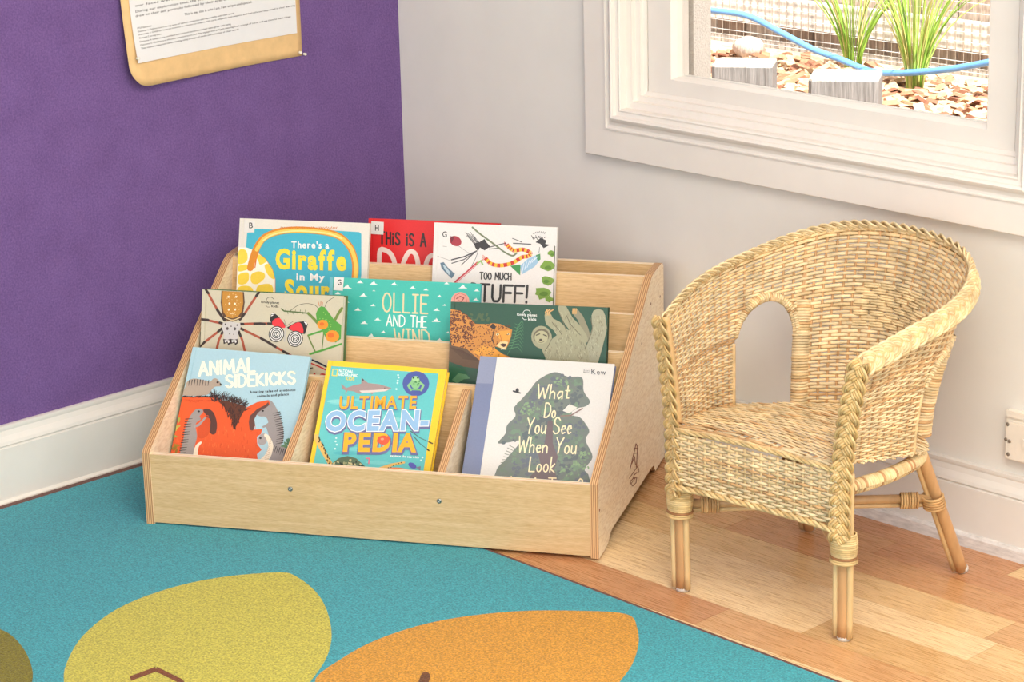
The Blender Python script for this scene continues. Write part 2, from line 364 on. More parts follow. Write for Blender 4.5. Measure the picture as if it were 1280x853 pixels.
# skirting boards (profile: depth from the wall, height)
prof = [(0, 0), (TB, 0), (TB, HG-0.004), (TB-0.0035, HG-0.002), (TB-0.0035, HG), (TB, HG+0.002), (TB-0.002, HG+0.008), (TB-0.008, HG+0.018), (TB-0.011, HB-0.010), (TB-0.010, HB-0.006), (TB-0.010, HB-0.001), (TB-0.012, HB), (0, HB)]
mb = MB(); mb.prism([(d, z) for d, z in prof], 1, Y1, -TB*0.5); structure(mb.build('baseboard_left', 'skirting'))
mb = MB(); mb.prism([(-d, z) for d, z in prof], 0, TB*0.5, X1); structure(mb.build('baseboard_back', 'skirting'))
mb = MB(); mb.prism([(0, 0), (-0.027, 0), (-0.027, 0.020), (-0.024, 0.025), (-0.019, 0.026), (0, 0.026)], 0, TB, X1); structure(mb.build('trim_1', 'worn_trim'))
mb = MB(); mb.prism([(0, 0), (0.026, 0), (0.026, 0.005), (0.022, 0.009), (0, 0.009)], 1, Y1, -TB); structure(mb.build('trim_2', 'trim'))

# window: mitred casing, sash, pane
CX0, CZ0, CX1, CZ1 = 0.5605, 0.5813, 1.672, 1.83
wprof = [(0, 0.0), (0, -0.018), (0.002, -0.020), (0.0570, -0.020), (0.0575, -0.0235), (0.0600, -0.0235), (0.0615, -0.0215), (0.0660, -0.0200), (0.0720, -0.0210), (0.0765, -0.0250), (0.0785, -0.0310), (0.0830, -0.0335), (0.0870, -0.0310), (0.0885, -0.0250),
         (0.0950, -0.0235), (0.0985, -0.0250), (0.1010, -0.0230), (0.1020, -0.0080), (0.1150, -0.0060), (0.1155, 0.004), (0.1260, 0.006), (0.1265, 0.014), (0.1340, 0.016), (0.1345, 0.05), (0.105, 0.05), (0.105, 0.0)]
mb = MB(); V = []; fs = []; n = len(wprof)
for cx, cz, sx, sz in ((CX0, CZ0, 1, 1), (CX1, CZ0, -1, 1), (CX1, CZ1, -1, -1), (CX0, CZ1, 1, -1)):
    V += [(cx+sx*d, y, cz+sz*d) for d, y in wprof]
for k in range(4):
    q = (k+1) % 4
    for i in range(n): j = (i+1) % n; fs.append((k*n+i, k*n+j, q*n+j, q*n+i))
mb.add(V, fs); win = structure(mb.build('window_1', 'trim'))
SX0, SZ0, SX1, SZ1 = 0.6965, 0.7070, 1.5360, 1.69; SW, SB = 0.064, 0.042
mb = MB(); V = []; fs = []; sp = [(0, 0.018), (0, 0.062), (1, 0.062), (1, 0.048), (0.90, 0.046), (0.90, 0.030), (0.97, 0.0275), (0.95, 0.020), (0.93, 0.018)]
sp = [(0, 0.018), (0.90, 0.018), (0.93, 0.020), (1.0, 0.030), (1.0, 0.062), (0, 0.062)]; n = len(sp)
for cx, cz, sx, sz in ((SX0, SZ0, 1, 1), (SX1, SZ0, -1, 1), (SX1, SZ1, -1, -1), (SX0, SZ1, 1, -1)):
    V += [(cx+sx*d*SW, y, cz+sz*d*SB) for d, y in sp]
for k in range(4):
    q = (k+1) % 4
    for i in range(n): j = (i+1) % n; fs.append((k*n+i, k*n+j, q*n+j, q*n+i))
mb.add(V, fs); mb.build('sash', 'trim', win)
mb = MB(); mb.box((SX0-0.0025, 0.030, SZ0-0.001), (SX0-0.0002, 0.055, SZ1)); mb.build('sash_gap', 'crack', win)
mb = MB(); mb.box((SX0+SW-0.004, 0.044, SZ0+SB-0.004), (SX1-SW+0.004, 0.048, SZ1-SB+0.004)); mb.build('pane', 'glass', win)
# outer frame of the window in the wall thickness
mb = MB()
for lo, hi in (((WX0, 0.05, WZ0), (0.7080, 0.12, WZ1)), ((SX1-0.045, 0.05, WZ0), (WX1, 0.13, WZ1)), ((WX0, 0.066, WZ0), (WX1, 0.105, SZ0+0.008)), ((WX0, 0.066, SZ1-0.02), (WX1, 0.13, WZ1))): mb.box(lo, hi)
mb.build('outer_frame', 'trim', win)

# ================================================================== RUG
RT = 0.004
mb = MB(); rugP = [(0.030, -0.588), (3.4, -0.668), (3.4, -4.2), (0.030, -4.2)]
inn = [(0.046, -0.594), (3.38, -0.674), (3.38, -4.18), (0.046, -4.18)]
mb.prism([tuple(q) for q in rugP], 2, 0.0003, RT, (122, 74, 62))
art = Art(mb, (0, 0, RT), (1, 0, 0), (0, 1, 0), (0, 0, 1), (0, 0), 1.0, RT, 0.0001)
art.mb.add([(x, y, RT+0.0001) for x, y in inn], [(0, 3, 2, 1)], (72, 184, 198))
art.k = 2
art.poly([(80, 853), (84, 828), (104, 795), (146, 762), (205, 738), (270, 723), (345, 716), (370, 721), (398, 744), (412, 775), (413, 808), (396, 842), (350, 890), (260, 930), (150, 930), (90, 890)], (226, 216, 92), True)
art.poly([(393, 856), (430, 822), (482, 796), (552, 776), (640, 765), (720, 764), (782, 768), (796, 784), (797, 812), (780, 846), (730, 890), (600, 925), (440, 900)], (240, 172, 60), True)
art.poly([(-40, 780), (0, 787), (22, 802), (37, 826), (40, 853), (20, 885), (-40, 895)], (142, 132, 28), True)
art.k = 3
art.line([(163, 849), (195, 837), (226, 852), (240, 870)], 6, (140, 74, 34), round_=False)
art.line([(500, 890), (524, 868), (532, 846)], 12, (128, 74, 34)); art.line([(300, 1000), (226, 852)], 5, (140, 74, 34))
tag(mb.build('rug', 'rug'), 'teal rug with yellow and orange leaf shapes and a thin brown border', 'rug')

# ================================================================== BOOK RACK
SA, SX, SY, W, D, HF = 0.5302, 0.3158, -0.946, 0.86, 0.5575, 0.1383
A_ = np.array([math.cos(SA), math.sin(SA), 0]); B_ = np.array([-math.sin(SA), math.cos(SA), 0]); Z_ = np.array([0, 0, 1.0])
SO = np.array([SX, SY, RT+0.0002])
shelf = thing('book_rack', 'low birch plywood book rack with stepped tiers standing across the corner', 'bookshelf', frame(SO, A_, B_, Z_))
PT = 0.0148
def inv(name, mb, mats, **k):
    o = mb.build(name, mats, shelf, **k); return o
side_prof = [(0, 0), (0.055, 0), (0.075, 0.004), (0.092, 0.016), (0.105, 0.018), (0.44, 0.018), (0.455, 0.016), (0.470, 0.0), (0.5575, 0.0), (0.5575, 0.388), (0.552, 0.394), (0.543, 0.397), (0.490, 0.397), (0.462, 0.396), (0.446, 0.391), (0.432, 0.385), (0.006, 0.1445), (0, 0.1383)]
for a0 in (0, W-PT):
    mb = MB(); mb.prism(side_prof, 0, a0, a0+PT, (230, 200, 150), 0, 1); inv('side_panel', mb, ['panel', 'edge_a'])
def board(name, outline, a0=PT, a1=W-PT, mat='board'):
    mb = MB(); n = len(outline); mb.prism(outline, 0, a0, a1, (230, 200, 150), 1, 0)
    for k in range(len(mb.f)):
        if len(mb.f[k]) == 4:
            P = np.concatenate(mb.v)[list(mb.f[k])]; d = P[:, 1].max()-P[:, 1].min(); h = P[:, 2].max()-P[:, 2].min()
            if d > h*2 and h < 0.01: mb.m[k] = 1
    return inv(name, mb, [mat, 'edge_b'])
fb = board('front_board', [(0.0015, 0.0035), (0.016, 0.0035), (0.016, 0.1365), (0.0015, 0.1365)])
TILT = math.tan(math.radians(13)); RIS = [(0.205, 0.238), (0.292, 0.291), (0.370, 0.342), (0.456, 0.392)]; FLOORS = [0.045, 0.090, 0.135, 0.185, 0.212]
RTH = 0.0125
for k, (b, z) in enumerate(RIS):
    zl = FLOORS[k]-0.002; bl = b-(z-zl)*TILT
    board('riser', [(bl, zl), (bl+RTH, zl), (b+RTH, z), (b, z)], mat='riser')
    b0 = 0.016 if k == 0 else RIS[k-1][0]+RTH-(RIS[k-1][1]-FLOORS[k])*TILT+0.001
    board('tier_floor', [(b0, FLOORS[k]-0.012), (bl-0.0005, FLOORS[k]-0.012), (bl-0.0005, FLOORS[k]), (b0, FLOORS[k])], mat='riser')
b0 = RIS[3][0]+RTH-(RIS[3][1]-FLOORS[4])*TILT+0.001
board('tier_floor', [(b0, FLOORS[4]-0.012), (0.5445, FLOORS[4]-0.012), (0.5445, FLOORS[4]), (b0, FLOORS[4])], mat='riser')
board('back_board', [(0.5450, 0.03), (0.5565, 0.03), (0.5565, 0.393), (0.5450, 0.393)], mat='riser')
for ac in (0.273, 0.567):
    mb = MB(); mb.prism([(0.0165, 0.046), (0.158, 0.046), (0.2035, 0.2305), (0.198, 0.2335), (0.190, 0.2320), (0.0165, 0.1300)], 0, ac-0.0075, ac+0.0075, (230, 200, 150), 0, 1); inv('divider', mb, ['panel', 'edge_a'])
def shelf_pt(x, y, axis, val):
    n = (A_, B_)[axis]; P = hit(x, y, n, n@(SO+n*val))-SO; return np.array([P@A_, P@B_, P[2]])
for x, y in ((363, 611.5), (549, 626.5)):
    P = shelf_pt(x, y, 1, 0.0015); mb = MB(); mb.lathe([(0.0046, 0), (0.0046, 0.0008), (0.0030, 0.0016), (0.0012, 0.0016), (0.0008, 0.0004)], P, (0, -1, 0), 16); inv('screw', mb, 'metal')
for x, y in ((825, 371), (813.5, 380), (802, 429.5), (749.5, 638)):
    P = shelf_pt(x, y, 0, W); mb = MB(); mb.lathe([(0.0026, 0), (0.0026, 0.0004), (0.0012, 0.0002)], P, (1, 0, 0), 12); inv('screw', mb, 'burn', label='small dark screw hole in the side panel')
# burned triangular emblem on the outer side
mb = MB(); art = Art(mb, SO+A_*W, B_, Z_, A_, (770, 540), 10.66, 0.0002, 0.0001)
for P, w in (([(185, 500), (240, 270), (265, 160), (285, 200), (270, 470)], 11), ([(240, 220), (290, 215)], 9), ([(230, 290), (285, 280)], 9), ([(210, 420), (245, 330), (258, 440)], 10), ([(175, 620), (300, 440)], 9), ([(290, 450), (305, 530), (240, 570)], 8),
             ([(185, 640), (195, 690), (220, 725), (265, 680), (275, 600), (230, 620), (190, 660)], 9), ([(215, 640), (240, 580), (270, 540)], 8), ([(200, 690), (260, 610)], 8)): art.line(P, w, (128, 72, 44))
mb.v = [v[:, [2, 0, 1]]+np.array([W, 0, 0]) for v in mb.v]
inv('burned_emblem', mb, 'burn')

# ================================================================== BOOKS
def book(name, label, TL, TR, tier, lean, thick, teff, crop, scale, base, spine, mat='print', edge=(236, 230, 218), h=None, hinge=True, pages=True):
    """tier: (b, z) of the riser edge it leans on and the floor under it; returns (root, art)"""
    br, zr = (RIS+[(0.545, 0.393)])[tier]; zf = FLOORS[tier]; th = math.radians(lean)
    n = -math.cos(th)*B_+math.sin(th)*Z_; pt = SO+B_*br+Z_*zr+n*teff; k = n@pt
    p0 = hit(*TL, n, k); p1 = hit(*TR, n, k); ux = p1-p0; w = np.linalg.norm(ux); ux /= w; uy = np.cross(n, ux)
    low = min(p0[2], p1[2])-thick*math.sin(th)-SO[2]-zf-0.0008
    if h is None: h = low/uy[2]
    root = thing(name, label, 'book', frame(p0-uy*h, ux, uy, n), 'picture books in the rack')
    S = 0.0026; mb = MB()
    def slab(m, x0, x1, z0, z1, c): m.box((x0, 0, z0), (x1, h, z1), c)
    if hinge:
        slab(mb, 0.0, 0.0075, -S, 0, base); slab(mb, 0.0075, 0.0095, -S, -0.0011, base); slab(mb, 0.0095, w, -S, 0, base)
    else: slab(mb, 0.0, w, -S, 0, base)
    art = Art(mb, p0, ux, uy, n, crop, scale, 0.0); art.lim = (0.0, w, -h, 0.0)
    art.root, art.mat, art.h = root, mat, h
    m2 = MB(); slab(m2, 0.0, w, -thick, -thick+S, spine); m2.build('back_cover', mat, root)
    m2 = MB(); m2.box((0.0, 0, -thick+S), (0.0030, h, -S), spine); m2.build('spine', mat, root)
    m2 = MB(); m2.box((0.0030, 0.003, -thick+S), (w-0.004, h-0.003, -S)); m2.build('pages', 'paper', root)
    return root, art
def finish(art):
    h = art.h
    for i, v in enumerate(art.mb.v):                       # art is drawn from the top edge, the book stands on its bottom edge
        if v[:, 1].max() <= 1e-6 and v[:, 2].min() > 1e-6: art.mb.v[i] = v+np.array([0, h, 0])
    return art.mb.build('front_cover', art.mat, art.root)
def sticker(art, P, letter, lp, cap, col=(236, 233, 228)):
    mb = MB(); a2 = Art(mb, art.o, art.ux, art.uy, art.n, art.crop, art.s, 0.0011, 0.0001); a2.poly(P, col); a2.k = 2
    a2.ftext(letter, lp, (lp[0]+cap*0.72, lp[1]), cap, (45, 42, 45), 0.012)
    mb.v = [v+np.array([0, art.h, 0]) for v in mb.v]; mb.build('letter_sticker', 'print', art.root)

# --- red book
r, a = book('picture_book', 'red picture book at the very top, half hidden behind the white book with birds', (460.8, 273), (624.7, 279.4), 4, 13.0, 0.010, 0.010, (455, 268), 5.12, (226, 44, 46), (200, 36, 40))
INK = (58, 44, 46)
a.stext('THiS iS A', (102, 188), (395, 207), 78, 12, INK, 0.0, 0.32, 0.06); a.up()
CR = (246, 226, 216)
for P in ([(92, 420), (97, 330), (102, 235), (130, 228), (172, 255), (196, 315), (190, 380), (150, 420)], [(228, 420), (246, 330), (285, 246), (325, 250), (346, 320), (340, 420)], [(470, 262), (425, 268), (400, 310), (392, 380), (410, 430)]): a.line(P, 30, CR, smooth=True)
finish(a); sticker(a, [(48, 44), (128, 50), (125, 131), (44, 126)], 'H', (70, 105), 36)

# --- giraffe book
r, a = book('picture_book', 'blue and white picture book with a long yellow giraffe neck arching over the title', (299.8, 272.9), (462.3, 279.3), 3, 16.8, 0.009, 0.009, (290, 265), 7.111, (229, 223, 211), (226, 220, 206))
a.poly([(205, 150), (430, 160), (880, 165), (1130, 180), (1150, 196), (1150, 560), (1140, 620), (1120, 1400), (60, 1400), (125, 300), (135, 185), (185, 182)], (68, 180, 202)); a.up()
a.poly([(40, 316), (130, 318), (215, 350), (300, 420), (360, 510), (384, 600), (384, 1400), (-40, 1400)], (250, 246, 226)); a.up()
Y = (246, 214, 70)
for P in ([(62, 345), (120, 340), (140, 400), (120, 450), (55, 460)], [(210, 380), (250, 385), (310, 430), (290, 455), (250, 470), (235, 440)], [(290, 480), (330, 465), (365, 520), (375, 600), (320, 560)], [(170, 560), (230, 530), (285, 545), (290, 590), (230, 640), (175, 630)], [(60, 560), (140, 540), (150, 600), (120, 640), (60, 640)],
          [(225, 665), (300, 640), (355, 655), (358, 720), (230, 740)], [(60, 670), (150, 660), (190, 700), (170, 760), (50, 760)], [(60, 480), (130, 470), (140, 510), (60, 530)], [(230, 770), (330, 750), (370, 850), (240, 880)], [(60, 790), (190, 790), (200, 900), (50, 920)]): a.poly(P, Y, True)
a.line([(215, 350), (300, 420), (360, 510), (384, 600), (386, 900)], 5, (214, 140, 50)); a.up()
neck = [(163, 500), (184, 420), (216, 330), (270, 245), (345, 198), (440, 172), (560, 160), (700, 165), (860, 186), (970, 228), (1048, 310), (1085, 400), (1098, 500), (1088, 640), (1080, 760)]
a.line(neck, 58, (222, 140, 36), smooth=True); a.line([(205, 495), (215, 420), (240, 340)], 10, (222, 120, 36)); a.up()
a.line([(q[0]+4, q[1]+6) for q in neck[2:]], 34, (248, 206, 92), smooth=True); a.up(); a.line([(q[0]+8, q[1]+10) for q in neck[3:10]], 12, (252, 228, 150), smooth=True)
for k in range(34): x = 430+k*15; a.line([(x, 152-random.uniform(0, 6)), (x+9, 140-random.uniform(0, 8))], 5, (214, 120, 40))
a.up()
a.ftext("There's a", (530, 320), (862, 326), 58, (245, 246, 240), 0.03, 0.13)
a.ftext('Giraffe', (388, 500), (1008, 516), 165, (246, 222, 60), 0.045, 0.13)
a.ftext('in My', (570, 604), (820, 612), 58, (245, 246, 240), 0.03, 0.13)
a.ftext('Sour', (470, 772), (860, 782), 165, (246, 222, 60), 0.045, 0.13); finish(a)
sticker(a, [(112, 72), (208, 76), (200, 184), (108, 180)], 'B', (150, 146), 50, (230, 226, 218))

# --- white book with birds
r, a = book('picture_book', 'white picture book with two flying magpies and a striped scarf, upper right in the rack', (543, 278.3), (696.7, 284.3), 3, 15.5, 0.010, 0.010, (455, 268), 5.12, (233, 229, 225), (225, 221, 215))
a.ftext('G', (500, 146), (530, 147), 36, (50, 48, 50), 0.01)
a.ell(586, 172, 40, 31, (172, 62, 74), 0.5); a.poly([(552, 140), (580, 145), (560, 185)], (120, 50, 60))
a.line([(694, 84), (745, 128), (800, 168), (850, 205), (900, 243), (950, 266), (975, 250)], 11, (122, 132, 104), smooth=True)
a.poly([(704, 186), (740, 178), (772, 158), (786, 182), (808, 206), (772, 232), (742, 214), (730, 236), (712, 214)], (66, 64, 66))
for k in range(14): a.line([(650+k*4, 118+random.uniform(-4, 30)), (700+k*3, 186+random.uniform(-6, 10))], 2.5, (88, 86, 88))
for P, w in (([(560, 292), (640, 272), (720, 236)], 8), ([(562, 314), (640, 290), (716, 240)], 6), ([(622, 326), (680, 272), (722, 232)], 5), ([(690, 330), (716, 280), (730, 236)], 3), ([(800, 212), (860, 196), (906, 186)], 6), ([(800, 224), (868, 216)], 5)): a.line(P, w, (84, 82, 86))
a.line([(470, 268), (560, 300)], 2, (130, 128, 130)); a.line([(600, 200), (690, 262)], 2, (130, 128, 130)); a.line([(505, 205), (530, 208)], 2, (130, 128, 130))
sc = smooth_open([(776, 280), (812, 316), (872, 328), (950, 312), (1010, 276), (1052, 268), (1066, 248), (1018, 226), (962, 232), (934, 216), (914, 194)], 7)
for i in range(0, len(sc)-2, 2): a.line([sc[i], sc[i+1], sc[i+2]], 25, ((205, 60, 50), (242, 190, 60))[(i//2) % 2], round_=False)
for k in range(5): a.line([(776-k*3, 276+k*5), (760-k*2, 262+k*8)], 3, (205, 90, 50)); a.line([(912, 190+k*4), (898, 176+k*6)], 3, (205, 60, 50))
a.poly([(935, 330), (1002, 322), (1000, 392)], (72, 148, 82)); a.poly([(1000, 330), (1050, 284), (1122, 254), (1128, 290), (1090, 338), (1010, 386)], (160, 196, 222)); a.poly([(1100, 262), (1128, 252), (1130, 290), (1112, 300)], (84, 150, 96)); a.up()
for k in range(6): a.line([(1012+k*16, 372-k*16), (1024+k*18, 314-k*9)], 4, (226, 236, 244))
for k in range(10): a.line([(1072+k*9, 140+random.uniform(-26, 10)), (1084+k*9, 152+random.uniform(-2, 14))], 4, (80, 78, 80))
a.poly([(1098, 180), (1130, 152), (1168, 168), (1160, 190), (1190, 196), (1150, 218), (1128, 190)], (70, 68, 70)); a.poly([(1080, 130), (1110, 112), (1160, 118), (1164, 148), (1120, 140)], (226, 224, 222)); a.up()
a.line([(950, 154), (1010, 178)], 4, (80, 78, 82)); a.line([(956, 186), (1068, 192)], 6, (90, 88, 92)); a.line([(1124, 212), (1120, 248)], 3, (80, 78, 80))
for k in range(7): a.line([(1082+k*12, 126-6*math.sin(k/2)), (1090+k*12, 116-8*math.sin(k/2))], 3, (90, 88, 90))
a.line([(560, 470), (590, 432), (660, 372), (726, 312)], 17, (196, 66, 78)); a.line([(724, 318), (748, 298), (760, 322)], 10, (150, 190, 120)); a.up(); a.line([(592, 436), (716, 326)], 4, (236, 200, 200))
a.poly([(488, 312), (510, 306), (536, 340), (582, 382), (562, 412), (520, 372), (496, 344)], (104, 128, 146)); a.up(); a.poly([(504, 322), (520, 330), (552, 372), (546, 392), (516, 350)], (186, 206, 216))
for cx, cy, r_ in ((1200, 252, 26), (1172, 334, 46), (1172, 424, 40), (1146, 502, 54), (1184, 544, 30)):
    a.poly([(cx+r_*(1+random.uniform(-.3, .25))*math.cos(t), cy+r_*(0.72+random.uniform(-.25, .2))*math.sin(t)) for t in [2*PI*k/13 for k in range(13)]], (126, 162, 70))
a.up()
for cx, cy, r_ in ((1206, 258, 12), (1182, 342, 22), (1168, 430, 20), (1152, 510, 26)): a.poly([(cx+r_*(1+random.uniform(-.3, .25))*math.cos(t), cy+r_*0.6*math.sin(t)) for t in [2*PI*k/9 for k in range(9)]], (98, 136, 54))
a.line([(1222, 205), (1216, 420), (1210, 620)], 5, (70, 76, 56))
a.stext('TOO MUCH', (742, 416), (942, 420), 43, 7, (66, 64, 66), 0.02, 0.2, 0.04); a.stext('STUFF!', (668, 553), (1042, 566), 108, 15, (66, 64, 66), 0.05, 0.22, 0.03); finish(a)

# --- turquoise cloud book
r, a = book('picture_book', 'turquoise picture book covered in tiny white clouds in the middle of the rack', (412.3, 346.4), (601, 355), 2, 17.2, 0.010, 0.010, (405, 340), 6.4, (70, 190, 176), (96, 176, 190))
a.poly([(45, 30), (74, 30), (60, 400), (34, 400)], (112, 186, 196)); a.up()
for x, y, s_ in ((290, 82, 1), (397, 92, 1.2), (562, 98, 1.1), (710, 126, .9), (816, 142, .8), (982, 92, .8), (1112, 122, 1.3), (1222, 148, .9), (400, 150, .5), (316, 188, 1.2), (180, 238, 1), (392, 268, .8), (270, 302, 1.1), (924, 196, .8), (964, 266, .6), (902, 304, 1), (430, 380, 1), (322, 408, 1.1), (898, 390, 1.3), (476, 482, .8), (378, 514, 1.4), (924, 544, .9), (992, 486, .7), (1216, 222, .9), (186, 122, 1.4), (110, 172, 1), (160, 475, .8), (264, 556, .8)):
    a.poly([(x-28*s_, y+8*s_), (x-14*s_, y), (x-12*s_, y-6*s_), (x-4*s_, y-6*s_), (x, y-16*s_), (x+8*s_, y-8*s_), (x+10*s_, y), (x+28*s_, y+9*s_)], (236, 244, 240))
OC = (226, 214, 170)
a.stext('OLL|E', (470, 318), (828, 334), 150, 13, OC, 0.03, 0.22, 0.03); a.stext('AND THE', (500, 432), (820, 446), 88, 9, (240, 246, 240), 0.05, 0.2, 0.05); a.stext('W|ND', (566, 590), (846, 604), 138, 13, OC, -0.05, 0.22, 0.03)
a.ell(1090, 236, 74, 74, (236, 166, 152)); a.up(); a.line([(1060, 215), (1090, 196), (1120, 210), (1100, 236), (1072, 230)], 7, (150, 70, 70)); a.line([(1040, 250), (1050, 190), (1090, 170), (1134, 190), (1142, 240)], 4, (200, 100, 96))
a.poly([(415, 556), (440, 546), (480, 550), (490, 562), (450, 570)], (58, 60, 58)); finish(a)
sticker(a, [(85, 44), (162, 46), (152, 152), (76, 146)], 'G', (108, 106), 44)

# --- bug book
r, a = book('picture_book', 'beige picture book with a big spider, a butterfly and a green grasshopper', (253.0, 361.2), (429.6, 370.4), 1, 14.6, 0.026, 0.029, (240, 355), 6.4, (206, 197, 172), (92, 116, 72))
OB, DK = (172, 82, 56), (58, 44, 40)
a.line([(60, 40), (620, 70), (1216, 96)], 6, (74, 110, 60))
for P in ([(112, 40), (170, 150), (228, 250)], [(60, 284), (140, 294), (244, 320)], [(45, 502), (110, 460), (245, 355)], [(192, 545), (215, 450), (250, 378)], [(532, 72), (470, 165), (412, 252)], [(386, 322), (500, 318), (620, 318)], [(384, 354), (560, 440), (660, 500), (760, 556), (900, 640)], [(374, 382), (402, 450), (424, 545)]): a.line(P, 19, OB)
a.up()
for P in ([(108, 40), (130, 74)], [(200, 205), (240, 262), (262, 292)], [(60, 284), (130, 290)], [(222, 310), (246, 320)], [(45, 502), (100, 466)], [(210, 382), (248, 352)], [(238, 398), (252, 372)], [(536, 68), (514, 98)], [(420, 240), (384, 286)], [(386, 322), (410, 322)], [(500, 320), (550, 318), (580, 322)], [(610, 318), (630, 320)], [(384, 354), (410, 368)], [(552, 436), (600, 462), (668, 504)], [(374, 382), (388, 416)], [(730, 540), (768, 560)]): a.line(P, 21, DK)
a.poly([(236, 56), (416, 66), (422, 150), (410, 235), (376, 286), (325, 304), (270, 292), (240, 240), (230, 150)], (98, 66, 40)); a.up()
a.poly([(246, 58), (406, 66), (410, 150), (398, 222), (366, 264), (325, 276), (280, 266), (252, 225), (242, 150)], (196, 136, 48)); a.up()
for k in range(46):
    t = random.uniform(0, 2*PI); q = random.uniform(.1, 1)**.5; a.ell(326+70*q*math.cos(t), 165+92*q*math.sin(t), 2.6, 2.6, (236, 205, 140), 0, 6)
for x, y in ((294, 104), (354, 104), (300, 158), (344, 160), (296, 206), (346, 206)): a.ell(x, y, 8, 9, (244, 230, 200), 0, 8)
a.line([(304, 240), (340, 242)], 4, (240, 220, 170)); a.line([(262, 268), (325, 290), (388, 268)], 8, (226, 200, 150), smooth=True)
a.poly([(248, 312), (300, 304), (386, 314), (390, 352), (366, 388), (372, 446), (350, 472), (322, 458), (290, 468), (258, 452), (256, 398), (240, 352)], (206, 200, 196)); a.up()
for x, y, s_ in ((284, 358, 10), (344, 360, 10), (268, 324, 6), (362, 330, 6), (314, 340, 5), (300, 400, 4), (334, 404, 4)): a.ell(x, y, s_, s_*1.3, (92, 80, 78), 0, 10)
for x in (284, 340): a.poly([(x-34, 440), (x-30, 482), (x, 470), (x+6, 492), (x+28, 476), (x+24, 440), (x, 448)], DK); 
a.up()
for x in (284, 340): a.poly([(x-22, 450), (x-20, 470), (x, 460), (x+8, 476), (x+18, 466), (x+14, 450)], (232, 228, 222))
# butterfly
a.k = 2
a.poly([(628, 252), (650, 228), (690, 258), (740, 318), (752, 352), (690, 346), (640, 328), (624, 290)], (40, 36, 38)); a.poly([(758, 350), (830, 308), (900, 298), (928, 322), (904, 402), (850, 394), (790, 372)], (40, 36, 38)); a.up()
a.poly([(642, 306), (662, 282), (704, 276), (738, 326), (748, 352), (690, 348), (650, 334)], (232, 54, 60), True); a.poly([(778, 352), (816, 320), (862, 310), (886, 346), (888, 394), (836, 388), (796, 370)], (232, 54, 60), True)
for P in ([(640, 240), (664, 236)], [(634, 256), (648, 250)], [(900, 306), (918, 318)], [(908, 318), (922, 330)]): a.line(P, 7, (240, 238, 234))
a.k = 3
for cx, cy, rx, ry in ((676, 402, 62, 66), (826, 440, 62, 66)):
    for q in range(9): a.k = 3+q; s_ = 1-q*.115; a.ell(cx, cy, rx*s_, ry*s_, ((40, 38, 40), (238, 236, 230))[q % 2], 0.5, 22)
a.k = 5; a.line([(756, 335), (744, 400), (740, 460)], 12, (196, 190, 182)); a.line([(752, 335), (738, 285)], 2.5, DK); a.line([(760, 335), (815, 296)], 2.5, DK)
# grasshopper
G1, G2 = (84, 158, 62), (112, 134, 62); a.k = 2
a.line([(715, 200), (738, 218), (830, 226), (930, 236)], 11, (92, 112, 66)); a.line([(930, 236), (975, 280), (1012, 322)], 22, G2); a.line([(1140, 296), (1170, 240), (1200, 196)], 22, G2); a.line([(1060, 370), (930, 412)], 15, G1); a.line([(928, 412), (952, 470), (986, 542)], 11, G2); a.line([(1056, 370), (1048, 450), (1040, 522)], 8, (92, 124, 60)); a.line([(945, 562), (1080, 520), (1200, 480)], 17, G1)
for k in range(9): x = 745+k*20; a.line([(x, 224), (x+4, 208+(k % 2)*34)], 4, (92, 112, 66))
a.line([(1012, 196), (980, 170), (920, 158), (850, 172), (790, 214)], 3.5, (64, 62, 50), smooth=True); a.line([(1062, 188), (1085, 142), (1136, 108)], 3.5, (64, 62, 50), smooth=True)
a.up(); a.poly([(1010, 196), (1034, 180), (1062, 186), (1095, 230), (1140, 290), (1196, 330), (1192, 440), (1150, 470), (1080, 450), (1040, 372), (1000, 312), (992, 240)], G1); a.up()
for k in range(40):
    q = (random.uniform(995, 1190), random.uniform(195, 450))
    if inside(q, [(1015, 200), (1060, 195), (1130, 290), (1185, 335), (1180, 430), (1090, 440), (1010, 310)]): a.ell(q[0], q[1], 4, 4, (150, 200, 90), 0, 6)
for P in ([(1020, 178), (1010, 142)], [(1030, 176), (1032, 140)], [(1042, 178), (1046, 148)]): a.line(P, 4, (206, 110, 60))
a.up(); a.ell(1046, 326, 44, 38, (238, 148, 40)); a.ell(1124, 420, 54, 48, (238, 148, 40)); a.up(); a.ell(1112, 412, 26, 20, (226, 110, 36)); a.ell(1040, 322, 18, 14, (226, 110, 36))
a.k = 2; a.ftext('lonely planet', (552, 152), (698, 162), 18, (52, 48, 46), 0.02, 0.06); a.ftext('kids', (634, 186), (692, 190), 20, (52, 48, 46), 0.02, 0.06); a.line([(592, 138), (606, 112), (636, 108), (656, 124)], 3.5, (70, 64, 60), smooth=True); a.line([(590, 172), (604, 186), (620, 186)], 3.5, (70, 64, 60))
a.line([(860, 590), (950, 606), (1075, 664), (1200, 750)], 14, (44, 48, 66), smooth=True); a.line([(860, 618), (946, 634), (1072, 690), (1180, 770)], 11, (206, 60, 56), smooth=True); a.line([(930, 678), (966, 672)], 8, (50, 48, 48))
a.ftext('ACTS', (956, 764), (1160, 780), 52, (206, 50, 50), 0.04, 0.14); finish(a)

